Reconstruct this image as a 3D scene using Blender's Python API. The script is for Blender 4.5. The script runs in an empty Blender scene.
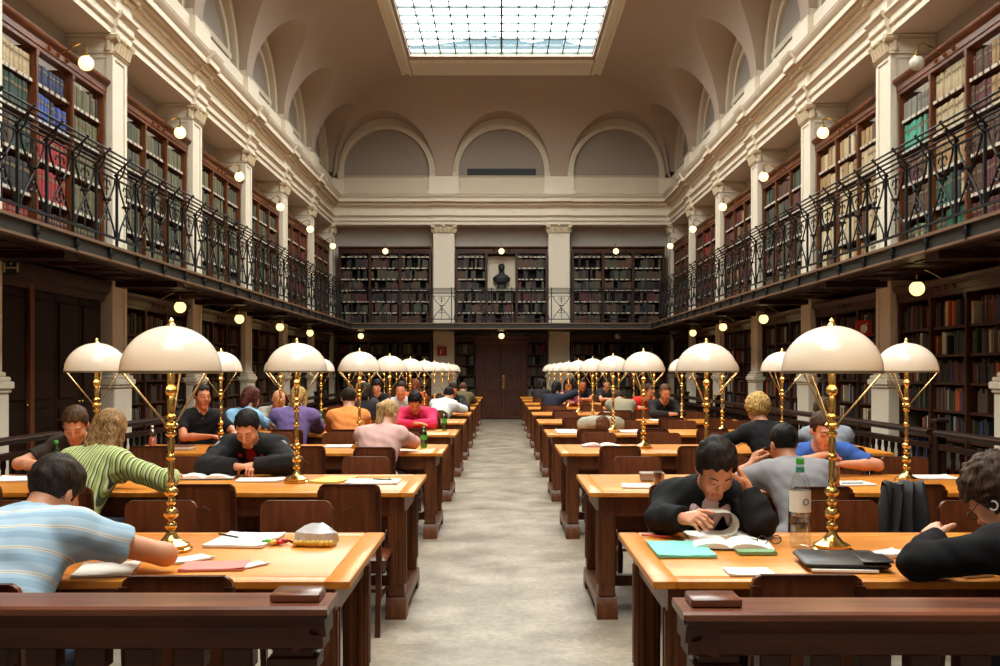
BULB = 2.3
import bpy, bmesh, math, random
import numpy as np
from mathutils import Vector, Matrix, Euler
PI = math.pi
SC = bpy.context.scene
COL = SC.collection
RNG = random.Random(7)

# ------------------------------------------------------------------ helpers
class MB:
    """collects shapes, builds ONE mesh object"""
    def __init__(self):
        self.v = []; self.f = []; self.m = []; self.mi = 0
    def add(self, vs, fs):
        b = len(self.v)
        self.v.extend([tuple(p) for p in vs])
        for f in fs:
            self.f.append(tuple(b + i for i in f)); self.m.append(self.mi)
        return self
    def box(self, x0, x1, y0, y1, z0, z1):
        if x0 > x1: x0, x1 = x1, x0
        if y0 > y1: y0, y1 = y1, y0
        if z0 > z1: z0, z1 = z1, z0
        vs = [(x0,y0,z0),(x1,y0,z0),(x1,y1,z0),(x0,y1,z0),(x0,y0,z1),(x1,y0,z1),(x1,y1,z1),(x0,y1,z1)]
        return self.add(vs, [(0,3,2,1),(4,5,6,7),(0,1,5,4),(1,2,6,5),(2,3,7,6),(3,0,4,7)])
    def bbox(self, x0, x1, y0, y1, z0, z1, b=0.006):
        """box with chamfered vertical + horizontal edges"""
        if x0 > x1: x0, x1 = x1, x0
        if y0 > y1: y0, y1 = y1, y0
        if z0 > z1: z0, z1 = z1, z0
        b = min(b, (x1-x0)*.45, (y1-y0)*.45, (z1-z0)*.45)
        def ring(d, z):
            a0, a1, c0, c1 = x0+d, x1-d, y0+d, y1-d
            return [(a0+b,c0,z),(a1-b,c0,z),(a1,c0+b,z),(a1,c1-b,z),(a1-b,c1,z),(a0+b,c1,z),(a0,c1-b,z),(a0,c0+b,z)]
        vs = ring(b, z0) + ring(0, z0+b) + ring(0, z1-b) + ring(b, z1)
        fs = [tuple(range(7,-1,-1)), tuple(range(24,32))]
        for r in range(3):
            for i in range(8):
                j = (i+1) % 8
                fs.append((r*8+i, r*8+j, r*8+8+j, r*8+8+i))
        return self.add(vs, fs)
    def tube(self, pts, r, n=8, cap=True):
        """swept tube through pts; r scalar or list"""
        P = [Vector(p) for p in pts]
        R = r if isinstance(r, (list, tuple)) else [r]*len(P)
        rings = []; up = None
        for i, p in enumerate(P):
            t = (P[min(i+1, len(P)-1)] - P[max(i-1, 0)])
            if t.length < 1e-9: t = Vector((0,0,1))
            t.normalize()
            if up is None:
                up = Vector((0,0,1)) if abs(t.z) < .9 else Vector((1,0,0))
            u = t.cross(up)
            if u.length < 1e-6: u = t.orthogonal()
            u.normalize(); w = u.cross(t).normalized(); up = w
            rings.append([p + (u*math.cos(2*PI*k/n) + w*math.sin(2*PI*k/n))*R[i] for k in range(n)])
        vs = [q for rg in rings for q in rg]; fs = []
        for i in range(len(P)-1):
            for k in range(n):
                l = (k+1) % n
                fs.append((i*n+k, i*n+l, (i+1)*n+l, (i+1)*n+k))
        if cap:
            fs.append(tuple(range(n-1,-1,-1))); m = (len(P)-1)*n
            fs.append(tuple(range(m, m+n)))
        return self.add(vs, fs)
    def lathe(self, prof, n=16, c=(0,0,0), sx=1, sy=1, cap=True, ph=0):
        """prof [(r,z)] about z"""
        vs = []; fs = []
        for r, z in prof:
            for k in range(n):
                a = 2*PI*k/n + ph
                vs.append((c[0]+r*math.cos(a)*sx, c[1]+r*math.sin(a)*sy, c[2]+z))
        for i in range(len(prof)-1):
            for k in range(n):
                l = (k+1) % n
                fs.append((i*n+k, i*n+l, (i+1)*n+l, (i+1)*n+k))
        if cap:
            if prof[0][0] > 1e-5: fs.append(tuple(range(n-1,-1,-1)))
            if prof[-1][0] > 1e-5: fs.append(tuple(range((len(prof)-1)*n, len(prof)*n)))
        return self.add(vs, fs)
    def sphere(self, c, r, n=14, m=9, s=(1,1,1)):
        vs = [(c[0], c[1], c[2]-r*s[2])]; fs = []
        for i in range(1, m):
            t = -PI/2 + PI*i/m
            for k in range(n):
                a = 2*PI*k/n
                vs.append((c[0]+r*s[0]*math.cos(t)*math.cos(a), c[1]+r*s[1]*math.cos(t)*math.sin(a), c[2]+r*s[2]*math.sin(t)))
        vs.append((c[0], c[1], c[2]+r*s[2])); T = len(vs)-1
        for k in range(n):
            l = (k+1) % n
            fs.append((0, 1+l, 1+k)); fs.append((T, 1+(m-2)*n+k, 1+(m-2)*n+l))
            for i in range(m-2):
                fs.append((1+i*n+k, 1+i*n+l, 1+(i+1)*n+l, 1+(i+1)*n+k))
        return self.add(vs, fs)
    def prism(self, prof, a0, a1, put):
        """closed 2-D profile swept from a0 to a1; put(u,v,a)->xyz"""
        n = len(prof)
        vs = [put(u, v, a0) for u, v in prof] + [put(u, v, a1) for u, v in prof]
        fs = [(i, (i+1) % n, n+(i+1) % n, n+i) for i in range(n)]
        fs += [tuple(range(n-1,-1,-1)), tuple(range(n, 2*n))]
        return self.add(vs, fs)
    def grid(self, rows, flip=False):
        """rows of equal-length point lists"""
        n = len(rows[0]); vs = [p for r in rows for p in r]; fs = []
        for i in range(len(rows)-1):
            for k in range(n-1):
                q = (i*n+k, i*n+k+1, (i+1)*n+k+1, (i+1)*n+k)
                fs.append(q[::-1] if flip else q)
        return self.add(vs, fs)
    def mesh(self, name, mats, smooth=40, fix=True):
        me = bpy.data.meshes.new(name)
        me.from_pydata(self.v, [], self.f)
        if not isinstance(mats, (list, tuple)): mats = [mats]
        for x in mats: me.materials.append(x)
        me.polygons.foreach_set('material_index', self.m)
        if fix:
            bm = bmesh.new(); bm.from_mesh(me)
            bmesh.ops.recalc_face_normals(bm, faces=bm.faces); bm.to_mesh(me); bm.free()
        if smooth:
            me.shade_smooth(); me.set_sharp_from_angle(angle=math.radians(smooth))
        me.update()
        return me
    def build(self, name, mats, parent=None, smooth=40, fix=True):
        o = bpy.data.objects.new(name, self.mesh(name, mats, smooth, fix))
        COL.objects.link(o)
        if parent is not None: o.parent = parent
        return o

def tag(o, label=None, cat=None, group=None, kind=None):
    if label: o['label'] = label
    if cat: o['category'] = cat
    if group: o['group'] = group
    if kind: o['kind'] = kind
    return o
def thing(name, label, cat, loc=(0,0,0), rz=0, group=None):
    o = bpy.data.objects.new(name, None); COL.objects.link(o)
    o.location = loc; o.rotation_euler = (0,0,rz); o.empty_display_size = .1
    return tag(o, label, cat, group)
def struct(mb, name, mats, parent=None, smooth=40, fix=True):
    o = mb.build(name, mats, parent, smooth, fix)
    if parent is None: o['kind'] = 'structure'
    return o
def dup(root, loc, rz=None, label=None, group=None):
    kids = {}
    for o in ALLKIDS(root): kids.setdefault(o.parent, []).append(o)
    def cp(o, par):
        c = o.copy(); COL.objects.link(c)
        if par is not None: c.parent = par
        for ch in kids.get(o, ()): cp(ch, c)
        return c
    r = cp(root, None); r.location = loc
    if rz is not None: r.rotation_euler = (0,0,rz)
    if label: r['label'] = label
    if group: r['group'] = group
    return r
_KC = {}
def ALLKIDS(root):
    if root.name not in _KC: _KC[root.name] = list(root.children_recursive)
    return _KC[root.name]
ORD = ['first','second','third','fourth','fifth','sixth','seventh','eighth','ninth','tenth','eleventh','twelfth','thirteenth','fourteenth','fifteenth','sixteenth','seventeenth','eighteenth','nineteenth','twentieth']

# ------------------------------------------------------------------ materials
def _nodes(name):
    m = bpy.data.materials.new(name); m.use_nodes = True
    nt = m.node_tree; b = nt.nodes['Principled BSDF']
    return m, nt, b
def S(c):
    """sRGB 0-255 -> linear"""
    f = lambda u: (u/12.92 if u <= .04045 else ((u+.055)/1.055)**2.4)
    return tuple(f(x/255) for x in c) + (1,)
def plain(name, c, rough=.6, metal=0, var=.12, scale=12, bump=0, spec=.5, coat=0):
    m, nt, b = _nodes(name); N = nt.nodes; L = nt.links
    c = S(c)
    b.inputs['Roughness'].default_value = rough; b.inputs['Metallic'].default_value = metal
    b.inputs['Specular IOR Level'].default_value = spec
    b.inputs['Coat Weight'].default_value = coat
    tc = N.new('ShaderNodeTexCoord'); nz = N.new('ShaderNodeTexNoise')
    nz.inputs['Scale'].default_value = scale; nz.inputs['Detail'].default_value = 4
    L.new(tc.outputs['Object'], nz.inputs['Vector'])
    mx = N.new('ShaderNodeMix'); mx.data_type = 'RGBA'
    mx.inputs[6].default_value = tuple(x*(1-var) for x in c[:3]) + (1,)
    mx.inputs[7].default_value = tuple(min(1, x*(1+var)) for x in c[:3]) + (1,)
    L.new(nz.outputs['Fac'], mx.inputs[0]); L.new(mx.outputs[2], b.inputs['Base Color'])
    if bump:
        bp = N.new('ShaderNodeBump'); bp.inputs['Strength'].default_value = bump; bp.inputs['Distance'].default_value = .01
        L.new(nz.outputs['Fac'], bp.inputs['Height']); L.new(bp.outputs[0], b.inputs['Normal'])
    return m
def wood(name, c1, c2, rough=.4, axis='X', scale=6, coat=.1, spec=.3):
    m, nt, b = _nodes(name); N = nt.nodes; L = nt.links
    b.inputs['Roughness'].default_value = rough; b.inputs['Coat Weight'].default_value = coat
    b.inputs['Coat Roughness'].default_value = .25; b.inputs['Specular IOR Level'].default_value = spec
    tc = N.new('ShaderNodeTexCoord'); mp = N.new('ShaderNodeMapping')
    st = {'X': (.12,1,1), 'Y': (1,.12,1), 'Z': (1,1,.12)}[axis]
    mp.inputs['Scale'].default_value = [s*scale for s in st]
    L.new(tc.outputs['Object'], mp.inputs['Vector'])
    nz = N.new('ShaderNodeTexNoise'); nz.inputs['Scale'].default_value = 3; nz.inputs['Detail'].default_value = 6
    nz.inputs['Distortion'].default_value = .6
    L.new(mp.outputs[0], nz.inputs['Vector'])
    cr = N.new('ShaderNodeValToRGB'); e = cr.color_ramp.elements
    e[0].position = .3; e[0].color = S(c1); e[1].position = .7; e[1].color = S(c2)
    L.new(nz.outputs['Fac'], cr.inputs[0]); L.new(cr.outputs[0], b.inputs['Base Color'])
    bp = N.new('ShaderNodeBump'); bp.inputs['Strength'].default_value = .08; bp.inputs['Distance'].default_value = .005
    L.new(nz.outputs['Fac'], bp.inputs['Height']); L.new(bp.outputs[0], b.inputs['Normal'])
    return m
def emit(name, c, st):
    m, nt, b = _nodes(name)
    b.inputs['Base Color'].default_value = S(c); b.inputs['Emission Color'].default_value = S(c)
    b.inputs['Emission Strength'].default_value = st; b.inputs['Roughness'].default_value = .3
    return m
def striped(name, stops, period, attr='pu', rough=.8, noise=.0):
    """cloth with stripes along a stored pattern coordinate; stops [(pos,rgb)]"""
    m, nt, b = _nodes(name); N = nt.nodes; L = nt.links
    b.inputs['Roughness'].default_value = rough
    at = N.new('ShaderNodeAttribute'); at.attribute_name = attr
    dv = N.new('ShaderNodeMath'); dv.operation = 'DIVIDE'; dv.inputs[1].default_value = period
    fr = N.new('ShaderNodeMath'); fr.operation = 'FRACT'
    L.new(at.outputs['Fac'], dv.inputs[0]); L.new(dv.outputs[0], fr.inputs[0])
    cr = N.new('ShaderNodeValToRGB'); cr.color_ramp.interpolation = 'CONSTANT'
    e = cr.color_ramp.elements
    e[0].position = stops[0][0]; e[0].color = S(stops[0][1])
    e[1].position = stops[1][0]; e[1].color = S(stops[1][1])
    for p, c in stops[2:]:
        q = e.new(p); q.color = S(c)
    L.new(fr.outputs[0], cr.inputs[0]); L.new(cr.outputs[0], b.inputs['Base Color'])
    return m

M = {}
M['plaster'] = plain('cream plaster', (208,194,172), .85, var=.06, scale=3)
M['cream'] = plain('cream painted stone', (226,213,192), .6, var=.05, scale=5)
M['mauve'] = plain('grey painted wall', (172,160,150), .85, var=.05, scale=3)
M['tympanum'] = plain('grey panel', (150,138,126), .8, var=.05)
M['vault'] = plain('vault plaster', (174,154,138), .9, var=.05, scale=1.5)
M['gold'] = plain('gilded moulding', (172,140,104), .6, var=.04)
M['darkwood'] = wood('dark stained wood', (20,9,5), (42,20,10), .45, 'Z', coat=0, spec=.12)
M['darkwoodx'] = wood('dark stained wood rail', (28,13,7), (54,27,14), .42, 'X', coat=0, spec=.15)
M['darkwoody'] = wood('dark stained wood beam', (28,15,9), (58,31,18), .45, 'Y', coat=0, spec=.15)
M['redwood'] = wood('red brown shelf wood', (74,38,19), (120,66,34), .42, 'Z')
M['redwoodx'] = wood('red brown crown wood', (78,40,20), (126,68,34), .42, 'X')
M['chairwood'] = wood('chair wood', (48,19,9), (82,36,18), .38, 'Z', 9)
M['chairback'] = wood('chair back wood', (78,37,17), (122,64,31), .42, 'Z', 7)
M['benchwood'] = wood('bench wood', (78,38,22), (130,72,46), .32, 'X', 5, .25)
M['tabletop'] = wood('honey oak table top', (200,116,32), (224,146,54), .38, 'X', 4, .15)
M['tableedge'] = wood('honey oak border', (196,112,30), (218,140,50), .4, 'Y', 4, .15)
M['tablewood'] = wood('table leg wood', (74,38,19), (116,66,36), .4, 'Z', 6)
M['brass'] = plain('polished brass', (212,178,108), .2, 1.0, var=.08)
M['brassdull'] = plain('aged brass strut', (150,134,104), .45, .7, var=.08)
M['iron'] = plain('black iron', (20,19,19), .5, .3, var=.2)
M['fascia'] = plain('painted iron beam', (38,37,31), .5, .1, var=.15)
M['fasciaedge'] = plain('gallery edge strip', (112,84,62), .5, 0, var=.1)
M['white'] = plain('white paper', (236,232,224), .8, var=.03)
M['label'] = plain('shelf label strip', (196,186,168), .8, var=.3, scale=60)
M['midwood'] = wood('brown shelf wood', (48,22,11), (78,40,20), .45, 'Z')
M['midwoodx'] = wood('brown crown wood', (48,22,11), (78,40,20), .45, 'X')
M['soffit'] = wood('soffit wood', (34,14,7), (58,27,12), .4, 'Y', coat=0, spec=.2)
M['spine'] = plain('spine label', (112,92,62), .6, var=.3, scale=30)
M['capital'] = plain('carved capital', (206,184,150), .6, var=.1)
M['doorwood'] = wood('door wood', (60,28,17), (92,46,28), .42, 'Z')
M['black'] = plain('black', (16,15,16), .6)
M['red'] = plain('red sign', (176,36,28), .5, var=.05)
def opal():
    m, nt, b = _nodes('white opal glass'); N = nt.nodes; L = nt.links
    b.inputs['Base Color'].default_value = S((244,238,226)); b.inputs['Roughness'].default_value = .18
    b.inputs['Coat Weight'].default_value = .3; b.inputs['Coat Roughness'].default_value = .1
    tr = N.new('ShaderNodeBsdfTranslucent'); tr.inputs['Color'].default_value = S((255,236,205))
    mx = N.new('ShaderNodeMixShader'); mx.inputs[0].default_value = .22
    L.new(b.outputs[0], mx.inputs[1]); L.new(tr.outputs[0], mx.inputs[2])
    L.new(mx.outputs[0], N['Material Output'].inputs[0])
    return m
M['opal'] = opal()
M['globe'] = emit('lit globe', (255,224,158), 2.2)
M['globewarm'] = emit('warm lit globe', (255,224,146), 2.0)
M['globeoff'] = plain('unlit globe', (214,206,190), .25)
def glass(name, tint, fac=.12):
    m, nt, b = _nodes(name); N = nt.nodes; L = nt.links
    tr = N.new('ShaderNodeBsdfTransparent'); tr.inputs['Color'].default_value = tint
    gl = N.new('ShaderNodeBsdfGlossy'); gl.inputs['Roughness'].default_value = .08
    mx = N.new('ShaderNodeMixShader'); mx.inputs[0].default_value = fac
    L.new(tr.outputs[0], mx.inputs[1]); L.new(gl.outputs[0], mx.inputs[2])
    L.new(mx.outputs[0], N['Material Output'].inputs[0])
    N.remove(b)
    return m
M['skyglass'] = glass('skylight glass', (.92,.96,.97,1), .05)
M['greenglass'] = glass('green bottle glass', (.10,.55,.16,1), .16)
M['clear'] = glass('clear plastic', (.90,.93,.93,1), .16)
M['cola'] = plain('dark red drink', (104,22,14), .15)
def floor_mat():
    m, nt, b = _nodes('worn linoleum floor'); N = nt.nodes; L = nt.links
    b.inputs['Roughness'].default_value = .33
    tc = N.new('ShaderNodeTexCoord')
    n1 = N.new('ShaderNodeTexNoise'); n1.inputs['Scale'].default_value = 2.2; n1.inputs['Detail'].default_value = 8; n1.inputs['Roughness'].default_value = .65
    n2 = N.new('ShaderNodeTexNoise'); n2.inputs['Scale'].default_value = 26; n2.inputs['Detail'].default_value = 6
    L.new(tc.outputs['Object'], n1.inputs['Vector']); L.new(tc.outputs['Object'], n2.inputs['Vector'])
    c1 = N.new('ShaderNodeValToRGB'); e = c1.color_ramp.elements
    e[0].position = .32; e[0].color = S((116,103,86)); e[1].position = .68; e[1].color = S((176,162,143))
    L.new(n1.outputs['Fac'], c1.inputs[0])
    mx = N.new('ShaderNodeMix'); mx.data_type = 'RGBA'; mx.blend_type = 'MULTIPLY'; mx.inputs[0].default_value = .5
    c2 = N.new('ShaderNodeValToRGB'); c2.color_ramp.elements[0].position = .35; c2.color_ramp.elements[0].color = (.55,.53,.49,1); c2.color_ramp.elements[1].position = .62
    L.new(n2.outputs['Fac'], c2.inputs[0]); L.new(c1.outputs[0], mx.inputs[6]); L.new(c2.outputs[0], mx.inputs[7])
    L.new(mx.outputs[2], b.inputs['Base Color'])
    mr = N.new('ShaderNodeMapRange'); mr.inputs['To Min'].default_value = .26; mr.inputs['To Max'].default_value = .5
    L.new(n1.outputs['Fac'], mr.inputs[0]); L.new(mr.outputs[0], b.inputs['Roughness'])
    return m
M['floor'] = floor_mat()
BOOKC = {'olive': (98,94,66), 'dark olive': (70,68,50), 'dark green': (40,62,50), 'blue': (52,78,148), 'navy': (40,48,84), 'red': (148,38,36),
         'maroon': (86,34,34), 'beige': (186,164,126), 'tan': (158,126,84), 'black': (36,33,31), 'brown': (82,56,38), 'grey': (120,114,104),
         'teal': (74,160,132), 'cream': (204,190,160), 'orange': (176,84,40), 'bottle green': (28,84,60)}
for k, c in BOOKC.items(): M['bk_'+k] = plain('book cloth '+k, c, .65, var=.18, scale=9)
# ------------------------------------------------------------------ room constants (metres; camera at origin looking +Y)
EYE = 1.48
XW = 5.2            # column faces
PITCH = 3.476
COLS = [13.37 + PITCH*k for k in range(-5, 6)]       # near edges of the side columns
CW = .52
BACK = 30.75
NEAR = -4.3
ZG = 2.86           # gallery floor
XG = 4.31           # gallery edge
YG = 28.75          # far gallery edge
SIDES = ((-1, 'left'), (1, 'right'))

# floor and shell
b = MB(); b.box(-5.9, 5.9, NEAR-.2, 31.6, -.12, 0); struct(b, 'floor', M['floor'])
for s, nm in SIDES:
    b = MB()
    b.box(s*5.80, s*5.95, NEAR-.2, 31.6, 0, 7.45)
    struct(b, 'wall_'+nm, M['mauve'])
b = MB(); b.box(-5.8, 5.8, 31.35, 31.6, 0, 7.45); struct(b, 'wall_far', M['mauve'])
b = MB(); b.box(-5.8, 5.8, NEAR-.2, NEAR, 0, 10.0); struct(b, 'wall_near', M['mauve'])

# ---- columns -------------------------------------------------------
def column_proto():
    b = MB(); h = CW/2
    def shaft(z0, z1):
        b.box(-h+.02, h-.02, -h+.02, h-.02, z0, z1)
        for a in (-1, 1):
            for c in (-1, 1):
                b.box(a*h, a*(h-.085), c*h, c*(h-.085), z0, z1)
        for a in (-1, 1):
            b.box(-h, h, a*h, a*(h-.05), z0, z0+.09); b.box(a*h, a*(h-.05), -h, h, z0, z0+.09)
            b.box(-h, h, a*h, a*(h-.05), z1-.09, z1); b.box(a*h, a*(h-.05), -h, h, z1-.09, z1)
    shaft(1.47, 2.69); shaft(ZG, 5.76)
    o = b.build('column', M['cream']); o['kind'] = 'structure'
    p = MB()
    for g, z0, z1 in ((.35,0,.12),(.33,.12,.2),(.31,.2,1.25),(.33,1.25,1.29),(.35,1.29,1.37),(.325,1.37,1.42),(.29,1.42,1.47)):
        p.bbox(-g, g, -g, g, z0, z1, .012)
    p.build('pedestal', M['cream'], o)
    c = MB()
    for g, z0, z1 in ((.285,5.72,5.745),(.27,5.745,5.93),(.295,5.93,5.95),(.33,5.95,5.975),(.30,5.975,6.0)):
        c.bbox(-.62 if z0 > 5.74 else -g, g, -g, g, z0, z1, .01)
    c.mi = 1
    for t in (-.21, -.105, 0, .105, .21):
        c.tube([(.27, t, 5.76),(.295, t, 5.84),(.33, t, 5.90),(.325, t, 5.875)], [.05,.045,.034,.014], 6)
    for t in (-1, 1):
        c.tube([(.35, t*.27, 5.935),(.18, t*.27, 5.935)], .055, 10); c.tube([(.365, t*.27, 5.935),(.35, t*.27, 5.935)], .024, 8)
        c.tube([(.20, t*.27, 5.77),(.21, t*.29, 5.85),(.22, t*.31, 5.88)], [.045,.04,.02], 6)
    c.sphere((.31, 0, 5.95), .05, 8, 6)
    c.build('capital', [M['cream'], M['capital']], o)
    return o
col0 = column_proto(); first = True
for s, nm in SIDES:
    for y in COLS:
        loc = (s*(XW+CW/2), y+CW/2, 0)
        rz = 0 if s < 0 else PI
        if first: col0.location = loc; first = False
        else: dup(col0, loc, rz)
for x in (-1.775, 1.775):
    c = dup(col0, (x, BACK+.3, 0), -PI/2); c.scale = (1, 1.24, 1)

# ---- entablature / cornice -----------------------------------------
ENT = [(.6,5.98),(0,5.98),(0,6.08),(-.03,6.08),(-.03,6.19),(-.05,6.20),(-.09,6.25),(-.09,6.29),(0,6.30),(0,6.50),(-.04,6.52),(-.07,6.56),(-.12,6.57),(-.12,6.62),
       (-.2,6.66),(-.24,6.66),(-.24,6.75),(-.27,6.77),(-.31,6.83),(-.31,6.87),(-.05,6.91),(.0,6.91),(.0,7.42),(.6,7.42)]
RES = [(.05,5.98),(-.06,5.98),(-.06,6.08),(-.09,6.08),(-.09,6.19),(-.11,6.20),(-.15,6.25),(-.15,6.29),(-.06,6.30),(-.06,6.50),(-.10,6.52),(-.13,6.56),(-.18,6.57),(-.18,6.62),
       (-.26,6.66),(-.30,6.66),(-.30,6.75),(-.33,6.77),(-.37,6.83),(-.37,6.87),(-.11,6.91),(.05,6.91)]
def gilt(b, a0, a1, put, d=0):
    b.mi = 1
    for u, z, w, h in ((-.095,6.235,.02,.02),(-.125,6.535,.03,.03),(-.245,6.645,.05,.014),(-.315,6.845,.012,.016),(-.035,6.085,.012,.014)):
        b.prism([(u+d,z),(u+w+d,z),(u+w+d,z+h),(u+d,z+h)], a0, a1, put)
    b.mi = 0
for s, nm in SIDES:
    b = MB(); put = lambda u, v, a: (s*(XW+u), a, v)
    b.prism(ENT, NEAR, 31.4, put); gilt(b, NEAR, BACK, put)
    for y in COLS[:-1]:
        b.prism(RES, y-.03, y+CW+.03, put); gilt(b, y-.03, y+CW+.03, put, -.06)
        b.box(s*(XW-.1), s*(XW+.05), y-.18, y+CW+.18, 6.91, 7.42)
        b.box(s*XW, s*(XW+.5), y+CW/2-.238, y+CW/2+.238, 7.40, 7.62)
        b.box(s*(XW-.14), s*(XW+.05), y-.22, y+CW+.22, 6.91, 7.0)
    struct(b, 'cornice_'+nm, [M['cream'], M['gold']], smooth=30)
b = MB(); put = lambda u, v, a: (a, BACK+u, v)
b.prism(ENT, -5.3, 5.3, put); gilt(b, -5.0, 5.0, put)
for x in (-1.775, 1.775):
    b.prism(RES, x-.38, x+.38, put); gilt(b, x-.38, x+.38, put, -.06)
    b.box(x-.46, x+.46, BACK-.1, BACK+.05, 6.91, 7.45); b.box(x-.5, x+.5, BACK-.15, BACK+.05, 6.91, 7.0)
struct(b, 'cornice_far', [M['cream'], M['gold']], smooth=30)
b = MB(); b.prism(ENT, -5.3, 5.3, lambda u, v, a: (a, NEAR+.1-u, v)); struct(b, 'cornice_near', [M['cream'], M['gold']], smooth=30)

# ---- coved vault with lunettes -------------------------------------
ZS, ZT = 7.4, 9.85
XO, RX = 2.78, XW-2.78
Y1, RY = 28.15, BACK-28.15
Y0, RY0 = -1.7, 2.6
HZ = ZT-ZS
LC, LA, LB = 7.6, 1.50, 1.66; LD = .18
BAYY = [y+CW+(PITCH-CW)/2 for y in COLS[:-1]]
BAYX = [-3.53, 0, 3.53]
def phi0(t, centres):
    for c in centres:
        d = abs(t-c)
        if d < LA: return math.asin(min(1, (LC-ZS+LB*math.sqrt(1-(d/LA)**2))/HZ))
    return 0
def samples(a, bb, centres):
    out = set([a, bb])
    for c in centres:
        for k in range(0, 25): out.add(c+LA*math.cos(PI*k/24))
    n = int((bb-a)/.3)
    for k in range(n): out.add(a+(bb-a)*k/n)
    L = sorted(x for x in out if a <= x <= bb); r = [L[0]]
    for x in L[1:]:
        if x-r[-1] > 1e-4: r.append(x)
    return r
NP = 14
b = MB()
for s in (-1, 1):
    rows = []
    for y in samples(Y0-RY0, BACK, BAYY):
        p1 = PI/2
        if y > Y1: p1 = math.acos(min(1, (y-Y1)/RY))
        if y < Y0: p1 = math.acos(min(1, (Y0-y)/RY0))
        p0 = min(phi0(y, BAYY), p1)
        rows.append([(s*(XO+RX*math.cos(p)), y, ZS+HZ*math.sin(p)) for p in [p0+(p1-p0)*k/NP for k in range(NP+1)]])
    b.grid(rows)
    for c in BAYY:                       # small lunette vaults cutting into the cove
        rows = []
        for k in range(25):
            t = PI*k/24; y = c+LA*math.cos(t); z = LC+LB*math.sin(t)
            xc = XO+RX*math.sqrt(max(0, 1-((z-ZS)/HZ)**2))
            rows.append([(s*(XW+.12+LD+(xc-XW-.12-LD)*q/6), y, z) for q in range(7)])
        b.grid(rows)
for e, (yb, ys, ry) in enumerate(((BACK, Y1, RY), (Y0-RY0, Y0, RY0))):
    sg = 1 if e == 0 else -1
    rows = []
    for x in samples(-XW, XW, BAYX):
        p1 = PI/2 if abs(x) <= XO else math.acos(min(1, (abs(x)-XO)/RX))
        p0 = min(phi0(x, BAYX), p1)
        rows.append([(x, ys+sg*ry*math.cos(p), ZS+HZ*math.sin(p)) for p in [p0+(p1-p0)*k/NP for k in range(NP+1)]])
    b.grid(rows)
    for c in BAYX:
        rows = []
        for k in range(25):
            t = PI*k/24; x = c+LA*math.cos(t); z = LC+LB*math.sin(t)
            yc = ys+sg*ry*math.sqrt(max(0, 1-((z-ZS)/HZ)**2))
            y_ = yb+sg*.12
            rows.append([(x, y_+(yc-y_)*q/4, z) for q in range(5)])
        b.grid(rows)
# flat soffit round the skylight + upstand
XI = 2.43; YI1 = 26.6; YI0 = -1.1; ZGL = 9.96
o = (XO, Y0, Y1)
b.box(-XO-.1, -XI, Y0-.1, Y1+.1, ZT-.005, ZT+.1); b.box(XI, XO+.1, Y0-.1, Y1+.1, ZT-.005, ZT+.1)
b.box(-XI, XI, YI1, Y1+.1, ZT-.005, ZT+.1); b.box(-XI, XI, Y0-.1, YI0, ZT-.005, ZT+.1)
struct(b, 'ceiling', M['vault'], smooth=30, fix=False)
# outer roof shell above the vault keeps the sky out
b = MB()
RZ0, RZ1 = ZT+.14, ZT+.2
b.box(-5.95, -XI-.06, NEAR-.2, 31.6, RZ0, RZ1); b.box(XI+.06, 5.95, NEAR-.2, 31.6, RZ0, RZ1)
b.box(-XI-.06, XI+.06, YI1+.06, 31.6, RZ0, RZ1); b.box(-XI-.06, XI+.06, NEAR-.2, YI0-.06, RZ0, RZ1)
for s in (-1, 1):
    b.box(s*5.8, s*5.95, NEAR-.2, 31.6, 7.4, RZ0)
b.box(-5.8, 5.8, 31.4, 31.6, 7.4, RZ0); b.box(-5.8, 5.8, NEAR-.2, NEAR-.05, 7.4, RZ0)
struct(b, 'roof', M['mauve'])
# skylight frame mouldings
b = MB()
FR = [(0,-.05),(.06,-.05),(.075,-.03),(.12,-.015),(.20,-.015),(.215,-.065),(.27,-.065),(.285,-.01),(.35,.02),(.35,.13),(0,.13)]
for s in (-1, 1):
    b.prism(FR, Y0+.0, Y1, lambda u, v, a: (s*(XO+.02-u), a, ZT+v))
b.prism(FR, -XO+.30, XO-.30, lambda u, v, a: (a, Y1+.02-u*(Y1-YI1)/.35, ZT+v+.003))
b.prism(FR, -XO+.30, XO-.30, lambda u, v, a: (a, Y0-.02+u*(YI0-Y0)/.35, ZT+v+.003))
b.mi = 1
struct(b, 'skylight_moulding_ceiling', [M['cream'], M['gold']], smooth=30)
sk = MB()
nx, ny = 12, int((YI1-YI0)/.55)
sk.mi = 0
sk.box(-XI-.05, XI+.05, YI0-.05, YI1+.05, ZGL, ZGL+.006)
win = sk.build('window_1', M['skyglass']); win['kind'] = 'structure'
fb = MB()
for i in range(nx+1):
    x = -XI+2*XI*i/nx; w = .026 if i in (6,) else .017
    fb.box(x-w, x+w, YI0, YI1+.04, ZGL-.05, ZGL+.03)
for j in range(ny+1):
    y = YI0+(YI1-YI0)*j/ny; w = .035 if j % 4 == 0 else .012
    fb.box(-XI, XI, y-w, y+w, ZGL-.035, ZGL+.02)
M['leadbar'] = plain('grey glazing bar', (88,98,102), .5)
fb.build('window_frame', M['leadbar'], win)
# the roof gable seen through the far end of the glass
g = MB()
g.prism([(-4.2,10.46),(4.2,10.46),(4.2,11.0),(2.2,11.15),(1.7,11.36),(.9,11.2),(-.2,11.42),(-1.2,11.25),(-2.4,11.1),(-4.2,11.0)], 29.6, 29.8, lambda u, v, a: (u, a, v))
M['slate'] = plain('blue grey slate', (40,62,72), .8)
struct(g, 'roof_gable', M['slate'])

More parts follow.
